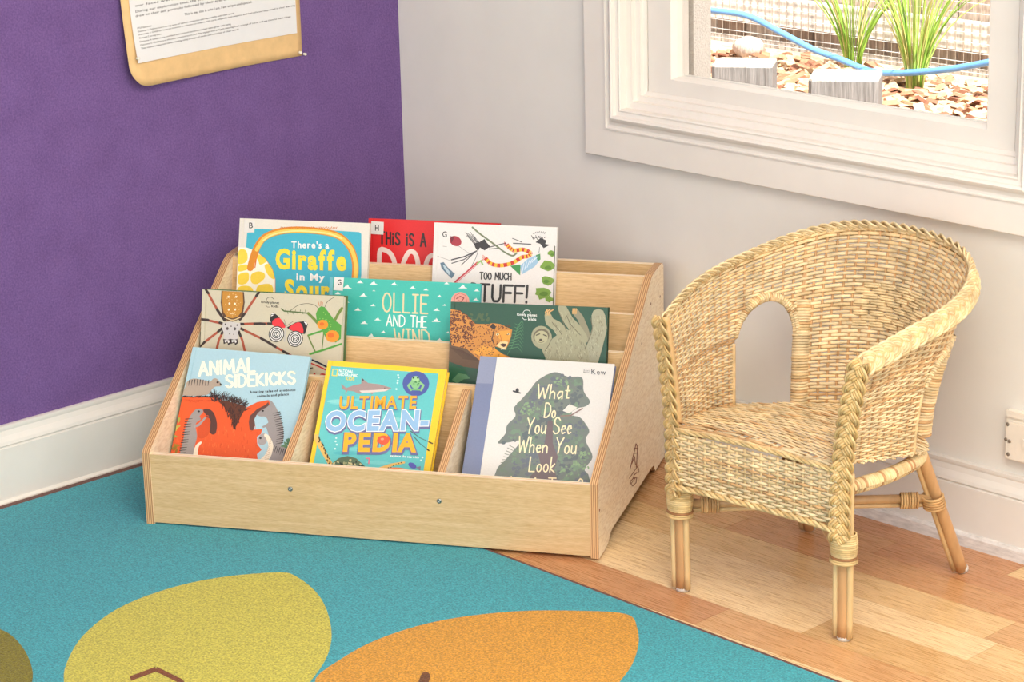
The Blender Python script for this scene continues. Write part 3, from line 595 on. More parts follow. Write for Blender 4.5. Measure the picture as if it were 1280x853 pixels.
# --- jungle book
r, a = book('picture_book', 'dark green picture book with a spotted leopard and a hanging sloth', (563.5, 377.3), (760, 384.6), 1, 15.2, 0.014, 0.0175, (555, 370), 6.095, (42, 84, 66), (34, 66, 52), 'print_plastic')
a.poly([(38, 366), (170, 395), (292, 466), (300, 560), (150, 540), (34, 500)], (100, 74, 52)); a.poly([(34, 520), (150, 560), (200, 620), (90, 660), (30, 690)], (38, 92, 66)); a.up(); a.poly([(60, 640), (110, 590), (170, 600), (200, 630), (150, 636), (100, 668)], (86, 132, 96))
for k in range(12): a.line([(45+k*9, 390+k*8), (150+k*12, 420+k*7)], 4, (84, 58, 40))
for k in range(16): a.ell(230+random.uniform(-30, 110), 165+random.uniform(-26, 24), 16, 9, (74, 96, 66), random.uniform(0, 3), 8)
body = [(50, 100), (120, 114), (190, 162), (240, 214), (340, 216), (372, 208), (430, 216), (520, 258), (512, 310), (496, 356), (470, 412), (430, 398), (384, 384), (402, 424), (500, 465), (560, 520), (280, 500), (170, 402), (60, 378), (42, 300)]
a.poly(body, (206, 138, 62)); a.up(); a.poly([(400, 380), (440, 340), (490, 352), (468, 410), (430, 396)], (240, 208, 150)); a.poly([(420, 270), (500, 262), (505, 330), (450, 350), (415, 320)], (232, 160, 60))
a.poly([(300, 380), (380, 396), (480, 466), (300, 470), (220, 430)], (232, 160, 58)); a.up()
for k in range(620):
    q = (random.uniform(40, 520), random.uniform(100, 500))
    if inside(q, body) and not (420 < q[0] and q[1] > 255) and (q[1] < 372 or q[0] > 120):
        s_ = 7 if q[0] < 230 else 4.6; a.ell(q[0], q[1], s_*random.uniform(.6, 1.3), s_*random.uniform(.5, 1), (104, 58, 34), random.uniform(0, 3), 7)
for k in range(46):
    q = (random.uniform(50, 230), random.uniform(115, 330))
    if inside(q, body): a.ell(q[0], q[1], 11, 9, (88, 50, 32), random.uniform(0, 3), 9); a.ell(q[0]+1, q[1]+1, 5, 4, (196, 116, 48), 0, 7)
a.up(); a.poly([(350, 238), (372, 208), (398, 236), (384, 262)], (64, 48, 40)); a.poly([(424, 374), (444, 362), (476, 366), (458, 392)], (70, 50, 44)); a.line([(398, 296), (420, 290)], 9, (60, 46, 40)); a.line([(482, 296), (500, 292)], 8, (60, 46, 40)); a.line([(380, 270), (366, 330), (384, 372)], 8, (86, 58, 40)); a.up(); a.ell(408, 294, 13, 8, (244, 226, 170), -0.2, 10); a.ell(492, 292, 9, 6, (244, 226, 170), 0.2, 10); a.up(); a.ell(409, 294, 5, 6, (40, 34, 30), 0, 8); a.ell(492, 292, 4, 5, (40, 34, 30), 0, 8); a.ell(456, 378, 17, 11, (74, 46, 40), 0, 10); a.line([(430, 300), (440, 350)], 5, (190, 112, 48)); [a.ell(425+random.uniform(-10, 85), 236+random.uniform(-14, 14), 4, 3, (96, 56, 36), 0, 6) for _ in range(24)]; [a.line([(440+k*6, 398), (436+k*9, 410)], 3, (250, 240, 220)) for k in range(4)]
a.k = 2; FE = (78, 132, 92); a.line([(482, 450), (522, 380), (545, 300), (566, 215)], 4, FE)
for k in range(9):
    t = k/9; x, y = 566-66*t-12*t*t, 225+200*t
    a.line([(x, y), (x+30+38*t, y-34+24*t), (x+40+70*t, y-6+44*t)], 7, FE, 2); a.line([(x, y), (x-26-8*t, y-14+26*t)], 6, FE, 2)
SL, SD = (164, 162, 132), (130, 126, 102)
a.k = 3
a.line([(1000, 120), (1040, 170), (1078, 260), (1094, 330)], 50, (146, 142, 116)); a.line([(1176, 150), (1186, 250), (1150, 380), (1112, 500)], 104, (168, 166, 140), 124); a.up()
a.poly([(748, 400), (800, 350), (860, 300), (930, 262), (1010, 268), (1060, 330), (1096, 410), (1104, 520), (1050, 560), (800, 560), (772, 470)], SL, True)
a.line([(792, 150), (806, 196), (866, 236), (918, 300)], 52, SL, 96); a.line([(900, 92), (950, 190), (1010, 260), (1050, 330)], 66, SL, 96); a.ell(744, 316, 78, 88, SL, -0.25); a.up()
for P in ([(822, 200), (876, 262), (900, 300)], [(934, 150), (968, 220), (1010, 268), (1040, 300)], [(870, 110), (906, 196), (934, 270)], [(1118, 170), (1130, 250), (1106, 330), (1076, 400)], [(820, 330), (790, 390), (770, 420)]): a.line(P, 5, (104, 100, 78), smooth=True)
a.up(); hair = []
for k in range(520):
    q = (random.uniform(690, 1230), random.uniform(110, 500)); ok = inside(q, [(760, 420), (860, 300), (940, 262), (1030, 290), (1096, 410), (1100, 500), (800, 495)]) or inside(q, [(780, 170), (830, 180), (930, 290), (860, 290)]) or inside(q, [(880, 110), (950, 120), (1050, 300), (980, 280)]) or inside(q, [(1140, 150), (1220, 150), (1220, 260), (1150, 480), (1090, 470)])
    if ok: a.line([q, (q[0]+random.uniform(-8, 10), q[1]+random.uniform(10, 24))], 3, SD if k % 3 else (194, 192, 160), round_=False)
a.ell(742, 306, 62, 54, (112, 104, 84), -0.3); a.up(); a.ell(742, 316, 52, 50, (182, 178, 142), -0.3); a.up(); a.line([(704, 300), (730, 290)], 8, (72, 66, 54)); a.line([(758, 296), (782, 306)], 8, (72, 66, 54)); a.ell(738, 336, 12, 9, (80, 72, 60)); a.line([(715, 350), (740, 358), (764, 348)], 3, (90, 82, 66))
for x, y in ((780, 150), (794, 146), (808, 150)): a.line([(x, y), (x-6, y-26), (x+8+(x-780)*.6, y-44)], 9, (214, 172, 112))
for x in (984, 996, 1008): a.line([(x, 98), (x-2, 136)], 8, (216, 170, 104))
a.k = 2; WH = (238, 240, 236); a.ftext('lonely planet', (556, 150), (708, 158), 20, WH, 0.02, 0.06); a.ftext('kids', (640, 188), (702, 190), 22, WH, 0.02, 0.06); a.line([(600, 134), (616, 112), (648, 112), (662, 134)], 4, WH, smooth=True); a.line([(598, 168), (612, 182), (630, 180)], 4, WH); finish(a)

# --- light blue animal book
r, a = book('picture_book', 'light blue picture book with meerkats on an orange warthog, front left slot', (241.0, 433.9), (387.9, 445.9), 0, 35.8, 0.010, 0.023, (205, 430), 5.505, (172, 206, 217), (160, 196, 208))
OR, GR, DG = (226, 94, 50), (156, 150, 148), (66, 60, 60)
a.poly([(110, 366), (230, 360), (380, 372), (440, 420), (480, 500), (500, 548), (530, 480), (575, 434), (640, 402), (720, 386), (746, 400), (716, 430), (640, 462), (604, 500), (592, 562), (622, 590), (676, 586), (668, 620), (640, 640), (642, 690), (672, 730), (640, 760), (660, 900), (10, 900), (60, 600), (92, 450)], OR); a.up()
for k in range(120):
    q = (random.uniform(60, 640), random.uniform(560, 800)); a.line([q, (q[0]+random.uniform(-6, 6), q[1]+random.uniform(12, 30))], 3, random.choice([(240, 128, 70), (206, 76, 40), (238, 116, 60)]), round_=False)
for k in range(26): x = 130+k*9; a.line([(x, 388+random.uniform(-4, 8)), (x+40, 392+random.uniform(-8, 14))], 3, (204, 78, 42), round_=False)
a.up(); a.poly([(270, 455), (310, 450), (345, 480), (365, 550), (358, 610), (336, 625), (312, 600), (320, 530), (290, 490)], (92, 62, 56), True); a.poly([(236, 560), (300, 490), (318, 560), (308, 620), (270, 650), (236, 640)], (208, 84, 46), True)
a.poly([(584, 540), (592, 496), (640, 450), (700, 420), (718, 400), (726, 430), (690, 462), (640, 486), (622, 520), (628, 560), (612, 598), (590, 592)], (104, 72, 66)); a.up()
# crest of dark hair
for k in range(230):
    t = random.random(); x = 330+t*230; y = 352+t*70+random.uniform(-10, 44); L_ = random.uniform(26, 60); an = random.uniform(-.5, .9)-0.2+t*.5
    a.line([(x, y), (x+L_*math.sin(an), y-L_*math.cos(an)*.8)], 4, random.choice([(48, 42, 44), (62, 50, 48), (86, 62, 54)]), 2, round_=False)
a.poly([(372, 392), (440, 396), (520, 418), (566, 436), (536, 490), (500, 560), (490, 584), (476, 540), (450, 480), (410, 430)], (98, 60, 46)); a.up()
for k in range(130):
    t = random.random()**.7; y = 400+t*165; hw = 74*(1-t)+6; x = 486+random.uniform(-hw, hw)-12*(1-t); a.line([(x, y), (x+random.uniform(-9, 9), y+random.uniform(14, 36))], 4, random.choice([(70, 46, 42), (104, 58, 42), (56, 44, 44)]), 3, round_=False)
for k in range(60): x = 110+random.uniform(0, 250); a.line([(x, 366+random.uniform(-6, 4)), (x+24, 362+random.uniform(-8, 8))], 3, (62, 44, 44), round_=False)
a.up()
# meerkats
top = [(128, 352), (146, 300), (160, 262), (205, 240), (280, 252), (318, 262), (338, 242), (362, 240), (390, 270), (392, 292), (352, 296), (326, 320), (300, 350), (220, 358)]
a.poly(top, (176, 160, 144), True); left = [(186, 490), (222, 452), (258, 450), (270, 470), (246, 500), (254, 520), (218, 556), (228, 640), (206, 730), (204, 860), (96, 860), (134, 660), (150, 570)]
a.poly(left, GR, True); a.line([(205, 570), (240, 560), (286, 508)], 20, (164, 158, 156), 12)
right = [(640, 486), (672, 456), (708, 436), (730, 410), (716, 388), (748, 402), (790, 478), (822, 590), (812, 690), (744, 690), (716, 610), (702, 560), (718, 540), (700, 504), (660, 500)]
a.poly(right, GR, True); a.poly([(744, 690), (800, 700), (866, 730), (862, 860), (690, 860), (730, 790)], GR, True); a.ell(680, 658, 32, 42, (168, 162, 160), 0.4); a.line([(716, 560), (684, 572)], 14, GR); a.up()
for k in range(15): y = 515+k*18; x = 172-k*3.4; a.line([(x-22, y+4), (x+24, y)], 7, DG, 3)
for k in range(15): y = 470+k*15; x = 776+26*math.sin(k/15*2.4); a.line([(x+22, y), (x-26, y+10)], 7, DG, 2)
for k in range(8): x = 176+k*19; a.line([(x, 246+abs(k-3)*2), (x-6, 290)], 7, DG, 2)
for k in range(8): x = 760+k*13; a.line([(x, 704+k*4), (x-14, 748+k*4)], 6, DG, 2)
for x, y in ((370, 266), (240, 466), (680, 462), (664, 650)): a.ell(x, y, 9, 7, (52, 46, 46), 0, 8)
a.line([(296, 500), (320, 512)], 8, (80, 70, 68)); a.line([(388, 276), (396, 284)], 9, (60, 54, 54))
TU = (238, 226, 204)
a.line([(220, 860), (218, 760), (230, 706), (254, 680)], 40, TU, 14, smooth=True); a.line([(660, 830), (716, 770), (736, 706), (718, 650), (700, 630)], 46, TU, 22, smooth=True); a.up()
for k in range(10): a.line([(690+k*4, 800-k*14), (722+k*2, 790-k*15)], 3, (196, 170, 140))
for x, y, c in ((96, 520, (160, 170, 80)), (84, 570, (190, 180, 90)), (64, 630, (150, 160, 80)), (86, 700, (170, 130, 50)), (74, 730, (150, 120, 50)), (850, 680, (88, 128, 96)), (836, 700, (100, 140, 104)), (868, 664, (88, 128, 96)), (876, 690, (88, 128, 96))):
    for q in range(3): a.ell(x+random.uniform(-14, 14), y+random.uniform(-14, 14), 20, 8, c, random.uniform(0, 3), 8)
TC = (252, 246, 222); a.k = 2
def bold(text, p0, p1, h, w, gap=0.24):
    a.stext(text, p0, p1, h, w*0.62, TC, -0.02, gap, 0.02)
    a.stext(text.replace('S', ' '*0+'S'), (p0[0]+w*0.42, p0[1]), (p1[0]+w*0.42, p1[1]), h, w*0.85, TC, -0.02, gap, 0.0)
bold('ANIMAL', (238, 220), (618, 190), 92, 17); bold('SIDEKICKS', (424, 300), (896, 274), 82, 16)
a.k = 4; a.ftext('Amazing tales of symbiotic', (590, 340), (905, 324), 15, (62, 60, 66), 0.03, 0.12); a.ftext('animals and plants', (640, 368), (858, 354), 15, (62, 60, 66), 0.03, 0.12); finish(a)

# --- yellow bordered ocean book
r, a = book('picture_book', 'thick yellow-bordered picture book with a shark and sea turtle, front middle slot', (410.1, 450.5), (558.8, 462.3), 0, 35.0, 0.019, 0.0215, (380, 445), 5.503, (246, 206, 62), (244, 200, 56))
a.poly([(188, 70), (926, 123), (790, 1000), (20, 1000)], (104, 196, 198)); a.up()
for k in range(26): x, y = random.uniform(180, 840), random.uniform(130, 760); a.poly([(x-90, y), (x, y-14), (x+90, y+6), (x, y+16)], random.choice([(122, 206, 206), (92, 186, 194), (138, 212, 210)]), True) if 170 < x-60 and x+90 < 860-(y-100)*.14 else None
a.up(); a.line([(199, 92), (231, 93), (226, 138), (194, 136), (199, 92)], 6, (246, 226, 90)); a.ftext('NATIONAL', (240, 112), (340, 120), 20, (240, 246, 244), 0.03); a.ftext('GEOGRAPHIC', (236, 136), (370, 146), 18, (240, 246, 244), 0.03); a.ftext('KIDS', (286, 166), (346, 170), 20, (246, 216, 60), 0.03)
a.poly([(284, 268), (286, 240), (262, 226), (256, 192), (292, 222), (340, 204), (394, 192), (396, 150), (442, 188), (520, 196), (604, 222), (566, 244), (480, 250), (470, 268), (452, 250), (380, 262), (340, 244), (300, 240)], (168, 148, 146)); a.up(); a.poly([(380, 240), (480, 236), (590, 228), (560, 244), (470, 252), (400, 256)], (222, 208, 202)); a.poly([(396, 150), (404, 176), (414, 166)], (90, 84, 90)); a.ell(556, 222, 4, 3, (50, 48, 50), 0, 6)
a.ell(770, 192, 92, 86, (84, 98, 166)); a.up()
FG = (140, 196, 140); a.ell(768, 188, 34, 40, FG); a.ell(768, 158, 26, 18, (166, 212, 156)); a.line([(745, 180), (718, 206), (736, 236)], 15, FG); a.line([(792, 180), (822, 204), (806, 238)], 15, FG); a.line([(740, 232), (800, 234)], 12, (120, 180, 124)); a.up(); a.ell(754, 152, 7, 7, (40, 70, 52), 0, 8); a.ell(784, 152, 7, 7, (40, 70, 52), 0, 8)
for k in range(14): a.ell(768+random.uniform(-30, 30), 196+random.uniform(-24, 30), 5, 4, (64, 130, 78), 0, 6)
for x, y in ((648, 134), (652, 150), (646, 172), (636, 230), (644, 188), (222, 566), (218, 590), (226, 612), (214, 640), (806, 720), (816, 700)): a.ell(x, y, 7, 7, (206, 236, 232), 0, 8)
a.line([(85, 556), (104, 604), (140, 668), (186, 752)], 34, (226, 186, 110), 30); a.poly([(176, 860), (190, 744), (240, 704), (300, 690), (360, 706), (420, 760), (470, 860)], (96, 116, 92)); a.line([(420, 860), (520, 782), (600, 752), (690, 734)], 34, (226, 186, 110), 14); a.up()
for k in range(60):
    x, y = random.uniform(190, 430), random.uniform(706, 790)
    if y > 706+abs(x-300)*.35: a.ell(x, y, 9, 6, random.choice([(206, 196, 150), (60, 70, 62), (150, 160, 120)]), random.uniform(0, 3), 7)
for k in range(24): t = k/23; a.ell(92+94*t+random.uniform(-10, 14), 560+190*t, 6, 5, (70, 58, 46), 0, 6)
for k in range(14): t = k/13; a.ell(440+230*t, 826-90*t+random.uniform(-6, 6), 5, 4, (70, 58, 46), 0, 6)
a.line([(735, 520), (800, 566), (876, 600)], 7, (86, 112, 110), 3); a.line([(756, 556), (800, 606), (852, 646)], 7, (86, 112, 110), 3); a.line([(862, 594), (884, 604)], 9, (90, 80, 60)); a.line([(842, 640), (860, 652)], 9, (60, 60, 50))
a.ell(746, 756, 30, 18, (92, 96, 180), 0.5); a.poly([(770, 768), (804, 760), (800, 790)], (130, 128, 150)); a.line([(430, 706), (450, 706), (446, 742)], 9, (222, 128, 150)); a.poly([(560, 800), (600, 770), (690, 776), (750, 804), (740, 860), (570, 860)], (232, 140, 84), True)
a.up(); a.ftext('THE MOST', (578, 800), (730, 812), 20, (246, 246, 240), 0.04); a.ftext('explore the sea with', (592, 694), (790, 706), 14, (240, 248, 246), 0.03); a.up()
PU = (112, 116, 160)
def fat(t, p0, p1, cap, col, sh=10, b2=None, m=1.0):
    up_ = (0.09, -1)
    k0 = a.k; a.ftext(t, (p0[0]+2, p0[1]+sh), (p1[0]+2, p1[1]+sh), cap, PU, 0.095*m, 0.12, up_); a.k = k0+1
    if b2: a.ftext(t, p0, p1, cap, b2, 0.075, 0.12, up_); a.k = k0+2
    a.ftext(t, p0, p1, cap, col, 0.045*m, 0.12, up_); a.k = k0
fat('ULTIMATE', (238, 364), (768, 362), 84, (242, 176, 58), 7, None, 0.6); fat('OCEAN-', (146, 514), (846, 506), 126, (150, 190, 226), 12, (240, 244, 246)); a.k += 3
fat('PEDIA', (264, 654), (762, 658), 120, (244, 180, 56), 10)
a.k += 4; a.ell(548, 582, 40, 32, (222, 96, 70)); a.line([(520, 560), (506, 590)], 9, (222, 96, 70)); a.line([(580, 556), (594, 580)], 9, (222, 96, 70)); a.line([(540, 610), (534, 626)], 7, (222, 96, 70)); a.up(); a.ell(540, 575, 12, 8, (244, 160, 130)); finish(a)

# --- white tree book
r, a = book('picture_book', 'white picture book with a watercolour tree and blue cloth spine, front right slot', (600.5, 445.3), (768.5, 455.3), 0, 37.5, 0.014, 0.0155, (570, 440), 4.873, (224, 222, 218), (122, 132, 164), 'print_plastic')
a.poly([(100, 20), (251, 30), (110, 1000), (-60, 1000)], (126, 136, 168)); a.up(); a.poly([(100, 20), (250, 34), (220, 194), (100, 190)], (146, 154, 180))
a.k = 2; tree = [(255, 556), (300, 500), (312, 446), (362, 392), (352, 344), (384, 306), (450, 232), (500, 172), (600, 124), (682, 152), (768, 158), (778, 240), (816, 302), (790, 332), (736, 346), (690, 384), (752, 398), (790, 440), (812, 486), (790, 540), (832, 640), (784, 716), (812, 770), (820, 1000), (210, 1000), (240, 740), (300, 660), (380, 566), (384, 540), (320, 552)]
a.poly(tree, (124, 134, 130), True); a.up()
for k in range(900):
    t = random.random(); q = (random.uniform(250, 830), random.uniform(125, 860))
    if inside(q, tree):
        r_ = random.uniform(6, 20); q = (q[0]*0.92+0.08*580, q[1]); g = 0.5+0.5*math.sin(q[0]*.013+q[1]*.017)
        c = [(114, 122, 132), (120, 138, 126), (126, 150, 130), (108, 118, 122)][min(3, int(g*3+random.random()))]
        a.poly([(q[0]+r_*random.uniform(.6, 1)*math.cos(v), q[1]+r_*random.uniform(.5, .9)*math.sin(v)) for v in [2*PI*j/9 for j in range(9)]], c, True); a.k = 3+k % 3
a.k = 6
for x, y, r_ in ((465, 335, 40), (430, 360, 30), (700, 720, 54), (760, 690, 44), (780, 625, 26), (640, 180, 34)):
    for q in range(16): t = random.uniform(0, 2*PI); d = random.random()**.5; a.ell(x+r_*1.3*d*math.cos(t), y+r_*.8*d*math.sin(t), random.uniform(4, 12), random.uniform(3, 8), random.choice([(144, 172, 136), (134, 160, 132)]), random.uniform(0, 3), 8)
a.poly([(480, 860), (520, 700), (500, 620), (540, 560), (560, 420), (590, 420), (590, 560), (620, 640), (600, 720), (640, 860)], (122, 110, 114)); a.poly([(430, 790), (500, 700), (520, 720), (470, 860)], (122, 110, 114)); a.poly([(650, 360), (690, 320), (740, 340), (690, 376)], (228, 224, 216)); a.line([(640, 392), (700, 388), (770, 346)], 8, (150, 126, 120))
for k in range(10): a.line([(250+k*8, 730-k*18), (300+k*12, 690-k*8)], 4, (126, 136, 120), 2)
a.line([(350, 240), (392, 252)], 8, (70, 72, 78)); a.ell(374, 236, 10, 14, (70, 72, 78)); a.ftext('Kew', (822, 136), (914, 142), 32, (96, 98, 108), 0.0, 0.1); a.ftext('Royal', (778, 118), (816, 120), 10, (130, 132, 136)); a.ftext('Botanic', (776, 130), (818, 132), 10, (130, 132, 136))
a.k = 8; TW = (248, 234, 196); sl = 0.1
for t, p0, p1, h_ in (('What', (492, 284), (688, 288), 88), ('Do', (538, 400), (604, 402), 84), ('You See', (428, 498), (700, 500), 94), ('When You', (376, 612), (728, 622), 92), ('Look', (444, 730), (598, 734), 92), ('At A Tree?', (300, 850), (764, 866), 92)): a.stext(t, p0, p1, h_, 8, TW, 0.04, 0.2, 0.04, (0.1, -1))
finish(a)

# ================================================================== NOTICE ON THE PURPLE WALL
def wall_pt(x, y, off): P = hit(x, y, (1, 0, 0), off); return P[1], P[2]
mb = MB(); nu, nv = 26, 30                                # brown folder, its lower left corner curling off the wall
y0, y1, z0, z1 = -0.7085, -0.2670, 0.7480, 1.16
V = []; fs = []
for i in range(nu+1):
    for j in range(nv+1):
        s, t = i/nu, j/nv; y = y0+(y1-y0)*s; z = z0+(z1-z0)*t
        d = max(0.0, 1-math.hypot((y-y0)/0.34, (z-z0)/0.30)); off = 0.003+0.026*d**1.6
        rr = 0.045; cy, cz = y0+rr, z0+rr
        if y < cy and z < cz:
            dx, dz = cy-y, cz-z; m = math.hypot(dx, dz)
            if m > 1e-9: k = max(dx, dz)/m; y, z = cy-dx*k, cz-dz*k
        V += [(off, y, z)]
nn = len(V); V += [(x-0.0008, y, z) for x, y, z in V]
for i in range(nu):
    for j in range(nv):
        q = i*(nv+1)+j; f = (q, q+nv+1, q+nv+2, q+1); fs += [f, tuple(reversed([w+nn for w in f]))]
bd = [i*(nv+1) for i in range(nu+1)]+[nu*(nv+1)+j for j in range(1, nv+1)]+[i*(nv+1)+nv for i in range(nu-1, -1, -1)]+[j for j in range(nv-1, 0, -1)]
for k in range(len(bd)): q, w = bd[k], bd[(k+1) % len(bd)]; fs.append((q, q+nn, w+nn, w))
mb.add(V, fs, (222, 184, 130), 0, True); tag(mb.build('card_folder', 'kraft'), 'brown card folder pinned to the purple wall behind a printed sheet', 'folder')
mb = MB(); V = []; fs = []; y0, y1, z0, z1 = -0.6905, -0.2790, 0.7960, 1.14
def sheet_off(y, z):
    d = max(0.0, 1-math.hypot((y+0.7085)/0.34, (z-0.748)/0.30)); e = max(0.0, 1-math.hypot((y-y0)/0.14, (z-z0)/0.10)); return 0.0045+0.026*d**1.6+0.004*e*e
n1, n2 = 24, 20
for i in range(n1+1):
    for j in range(n2+1): y = y0+(y1-y0)*i/n1; z = z0+(z1-z0)*j/n2; V.append((sheet_off(y, z), y, z))
nn = len(V); V += [(x-0.0003, y, z) for x, y, z in V]
for i in range(n1):
    for j in range(n2): q = i*(n2+1)+j; f = (q, q+n2+1, q+n2+2, q+1); fs += [f, tuple(reversed([w+nn for w in f]))]
mb.add(V, fs, (224, 223, 224), 0, True)
tx = MB(); art = Art(tx, (0.006, 0, 0), (0, 1, 0), (0, 0, 1), (1, 0, 0), (150, 0), 5.333, 0.0, 0.0)
TK = (44, 42, 46)
def slope(x0, x1, y0): return (x0, y0), (x1, y0-(x1-x0)*0.178)
for t, x0, x1, yb, cap in (('our faces were made of simple shapes and lines and colours', 86, 1120, 44, 13), ('During our exploration time, the preschoolers took turns looking in the mirror and', 86, 1150, 82, 13), ('drew on their self portraits followed by their eyes and mouth. Drawing self portraits is fun', 86, 1160, 112, 13), ('This is me, this is who I am, I am unique and special.', 420, 882, 102, 13),
                           ('EYLF Outcomes:', 92, 190, 190, 10), ('Outcome 1: Children have a strong sense of identity, connection and responsibility with their world', 92, 760, 212, 9), ('Outcome 1: Children learn to interact in relation to others with care, empathy and respect, and feel safe and supported in their learning', 94, 1168, 232, 9),
                           ('Outcome 2: strong sense', 98, 252, 254, 9), ('Outcome 4: Children are confident and involved learners and their ideas grow with being', 100, 738, 278, 9), ('Outcome 5: Children are effective communicators and they engage with and gain meaning from a range of texts, and use them to share things', 102, 1140, 300, 9), ('They express ideas and make meaning using a range of media and materials of their world', 106, 790, 322, 9)):
    p0, p1 = slope(x0, x1, yb); art.ftext(t, p0, p1, cap*1.15, TK, 0.012, 0.09)
for i, v in enumerate(tx.v):                                # the ink lies on the curved sheet
    tx.v[i] = np.array([(sheet_off(q[0], q[1])+0.00025, q[0], q[1]) for q in v])
sheet = mb.build('printed_sheet', 'sheet'); tx.build('printed_text', 'sheet', sheet); tag(sheet, 'white printed sheet with small black text fixed on the brown folder', 'paper')
def pin(x, y, off, label, s_=1.0):
    Y, Z = wall_pt(x, y, off); r = tag(bpy.data.objects.new('push_pin', None), label, 'pin', 'pins in the notice'); COL.objects.link(r); r.location = (off, Y, Z)
    m = MB(); m.lathe([(0.0034*s_, 0), (0.0034*s_, 0.0010), (0.0020*s_, 0.0018), (0.0018*s_, 0.0040*s_), (0.0034*s_, 0.0056*s_), (0.0038*s_, 0.0068*s_), (0.0030*s_, 0.0075*s_)], (0, 0, 0), (1, 0, 0.0), 16); m.build('pin_head', 'pin', r)
    m = MB(); m.lathe([(0.0005, -off-0.004), (0.0005, 0)], (0, 0, 0), (1, 0, 0), 8); m.build('pin_point', 'metal', r)
pin(374.5, 65.5, 0.0045, 'upper white push pin at the lower right corner of the brown folder', 0.8); pin(380.0, 67.5, 0.0020, 'lower right white push pin on the very corner of the brown folder', 0.8)
pin(171.5, 73, 0.0300, 'small pale pin at the lower left corner of the white sheet', 0.8)

# ================================================================== WALL OUTLET
ol = thing('wall_outlet', 'white plastic power outlet with tarnished screws above the right skirting', 'power outlet', Matrix.Translation((1.5575, 0, 0.178)))
def rounded(w, h, r, n=5):
    P = []
    for cx, cy, a0 in ((w-r, r, -90), (w-r, h-r, 0), (r, h-r, 90), (r, r, 180)):
        for k in range(n+1): t = math.radians(a0+90*k/n); P.append((cx+r*math.cos(t), cy+r*math.sin(t)))
    return P
mb = MB(); mb.prism(rounded(0.118, 0.078, 0.007), 1, -0.010, -0.0005); mb.build('mounting_block', 'outlet', ol)
mb = MB(); mb.prism([(x+0.004, z+0.004) for x, z in rounded(0.110, 0.066, 0.006)], 1, -0.016, -0.0102); mb.box((0.002, -0.014, 0.079), (0.118, -0.0005, 0.090)); mb.build('face_plate', 'outlet', ol)
for x, z in ((0.007, 0.066), (0.010, 0.012), (0.0045, 0.038), (0.012, 0.036)):
    mb = MB(); mb.lathe([(0.0034, 0.0), (0.0034, 0.0008), (0.0018, 0.0014)], (x, -0.0162, z), (0, -1, 0), 12); mb.build('screw', 'outlet_screw', ol)
for x in (0.045, 0.085):
    mb = MB(); mb.box((x-0.006, -0.0185, 0.030), (x+0.006, -0.016, 0.046)); mb.build('switch', 'outlet', ol)

# ================================================================== WICKER CHAIR
CR_ = math.radians(3.7)
chair = thing('wicker_chair', 'small natural wicker armchair with a rounded back standing by the window', 'chair', Matrix.Translation((1.409, -0.316, 0)) @ Matrix.Rotation(CR_, 4, 'Z'))
def spline(tk, P):                                         # natural cubic through mirrored knots
    tk = np.array(tk); P = np.array(P, float); n = len(tk); h = np.diff(tk); Am = np.zeros((n, n)); Bm = np.zeros((n, P.shape[1])); Am[0, 0] = Am[-1, -1] = 1
    for i in range(1, n-1): Am[i, i-1], Am[i, i], Am[i, i+1] = h[i-1], 2*(h[i-1]+h[i]), h[i]; Bm[i] = 6*((P[i+1]-P[i])/h[i]-(P[i]-P[i-1])/h[i-1])
    m = np.linalg.solve(Am, Bm)
    def f(t):
        t = np.atleast_1d(np.asarray(t, float)); i = np.clip(np.searchsorted(tk, t)-1, 0, n-2); a = (tk[i+1]-t); b = (t-tk[i]); hh = h[i]
        return m[i]*(a**3/(6*hh))[:, None]+m[i+1]*(b**3/(6*hh))[:, None]+(P[i]/hh[:, None]-m[i]*(hh/6)[:, None])*a[:, None]+(P[i+1]/hh[:, None]-m[i+1]*(hh/6)[:, None])*b[:, None]
    return f
def mirrored(tk, H):
    t = [-q for q in tk[::-1]]+list(tk[1:]); P = [(-x, y, z) for x, y, z in H[::-1]]+list(H[1:]); return spline(t, P)
BOT = mirrored([0, .141, .353, .541, .773, 1.0], [(0, .163, .265), (.060, .140, .267), (.130, .075, .271), (.188, .012, .278), (.190, -.090, .292), (.168, -.192, .302)])
TOP = mirrored([0, .256, .505, .835, 1.0], [(0, .214, .578), (.140, .190, .561), (.216, .078, .529), (.220, -.104, .500), (.199, -.192, .477)])
def shell(t, v):
    t = np.atleast_1d(t); v = np.broadcast_to(v, t.shape); b, q = BOT(t), TOP(t); w = v**1.7
    P = b*(1-w)[:, None]+q*w[:, None]; P[:, 2] = b[:, 2]*(1-v)+q[:, 2]*v; return P
def shell_n(t, v):
    e = 1e-3; a = shell(t+e, v)-shell(t-e, v); c = shell(t, np.clip(v+e, 0.001, 1.2))-shell(t, np.clip(v-e, 0.0, 1.2)); n = np.cross(a, c); n /= np.linalg.norm(n, axis=1)[:, None]; return n
VA0, VA1 = 0.42, 0.690; OPEN = {-1: (0.335, 0.575), 1: (0.365, 0.655)}     # arched opening on each side: from the post to the arm panel
def v_arch(t):
    ta = np.where(t < 0, OPEN[-1][0], OPEN[1][0]); tb = np.where(t < 0, OPEN[-1][1], OPEN[1][1])
    q = (np.abs(t)-(ta+tb)/2)/((tb-ta)/2); return np.where(np.abs(q) < 1, VA0+(VA1-VA0)*np.sqrt(np.clip(1-q*q, 0, 1)), -1.0)
def cane_col():
    r = random.random(); base = np.array((246, 220, 174)) if r < .66 else (np.array((240, 208, 156)) if r < .92 else np.array((222, 178, 126)))
    return tuple(int(v) for v in np.clip(base*random.uniform(.94, 1.05), 0, 255))
NST = 56; NROW = 47; SPR = 6
back = MB(); stp = 2.0/NST
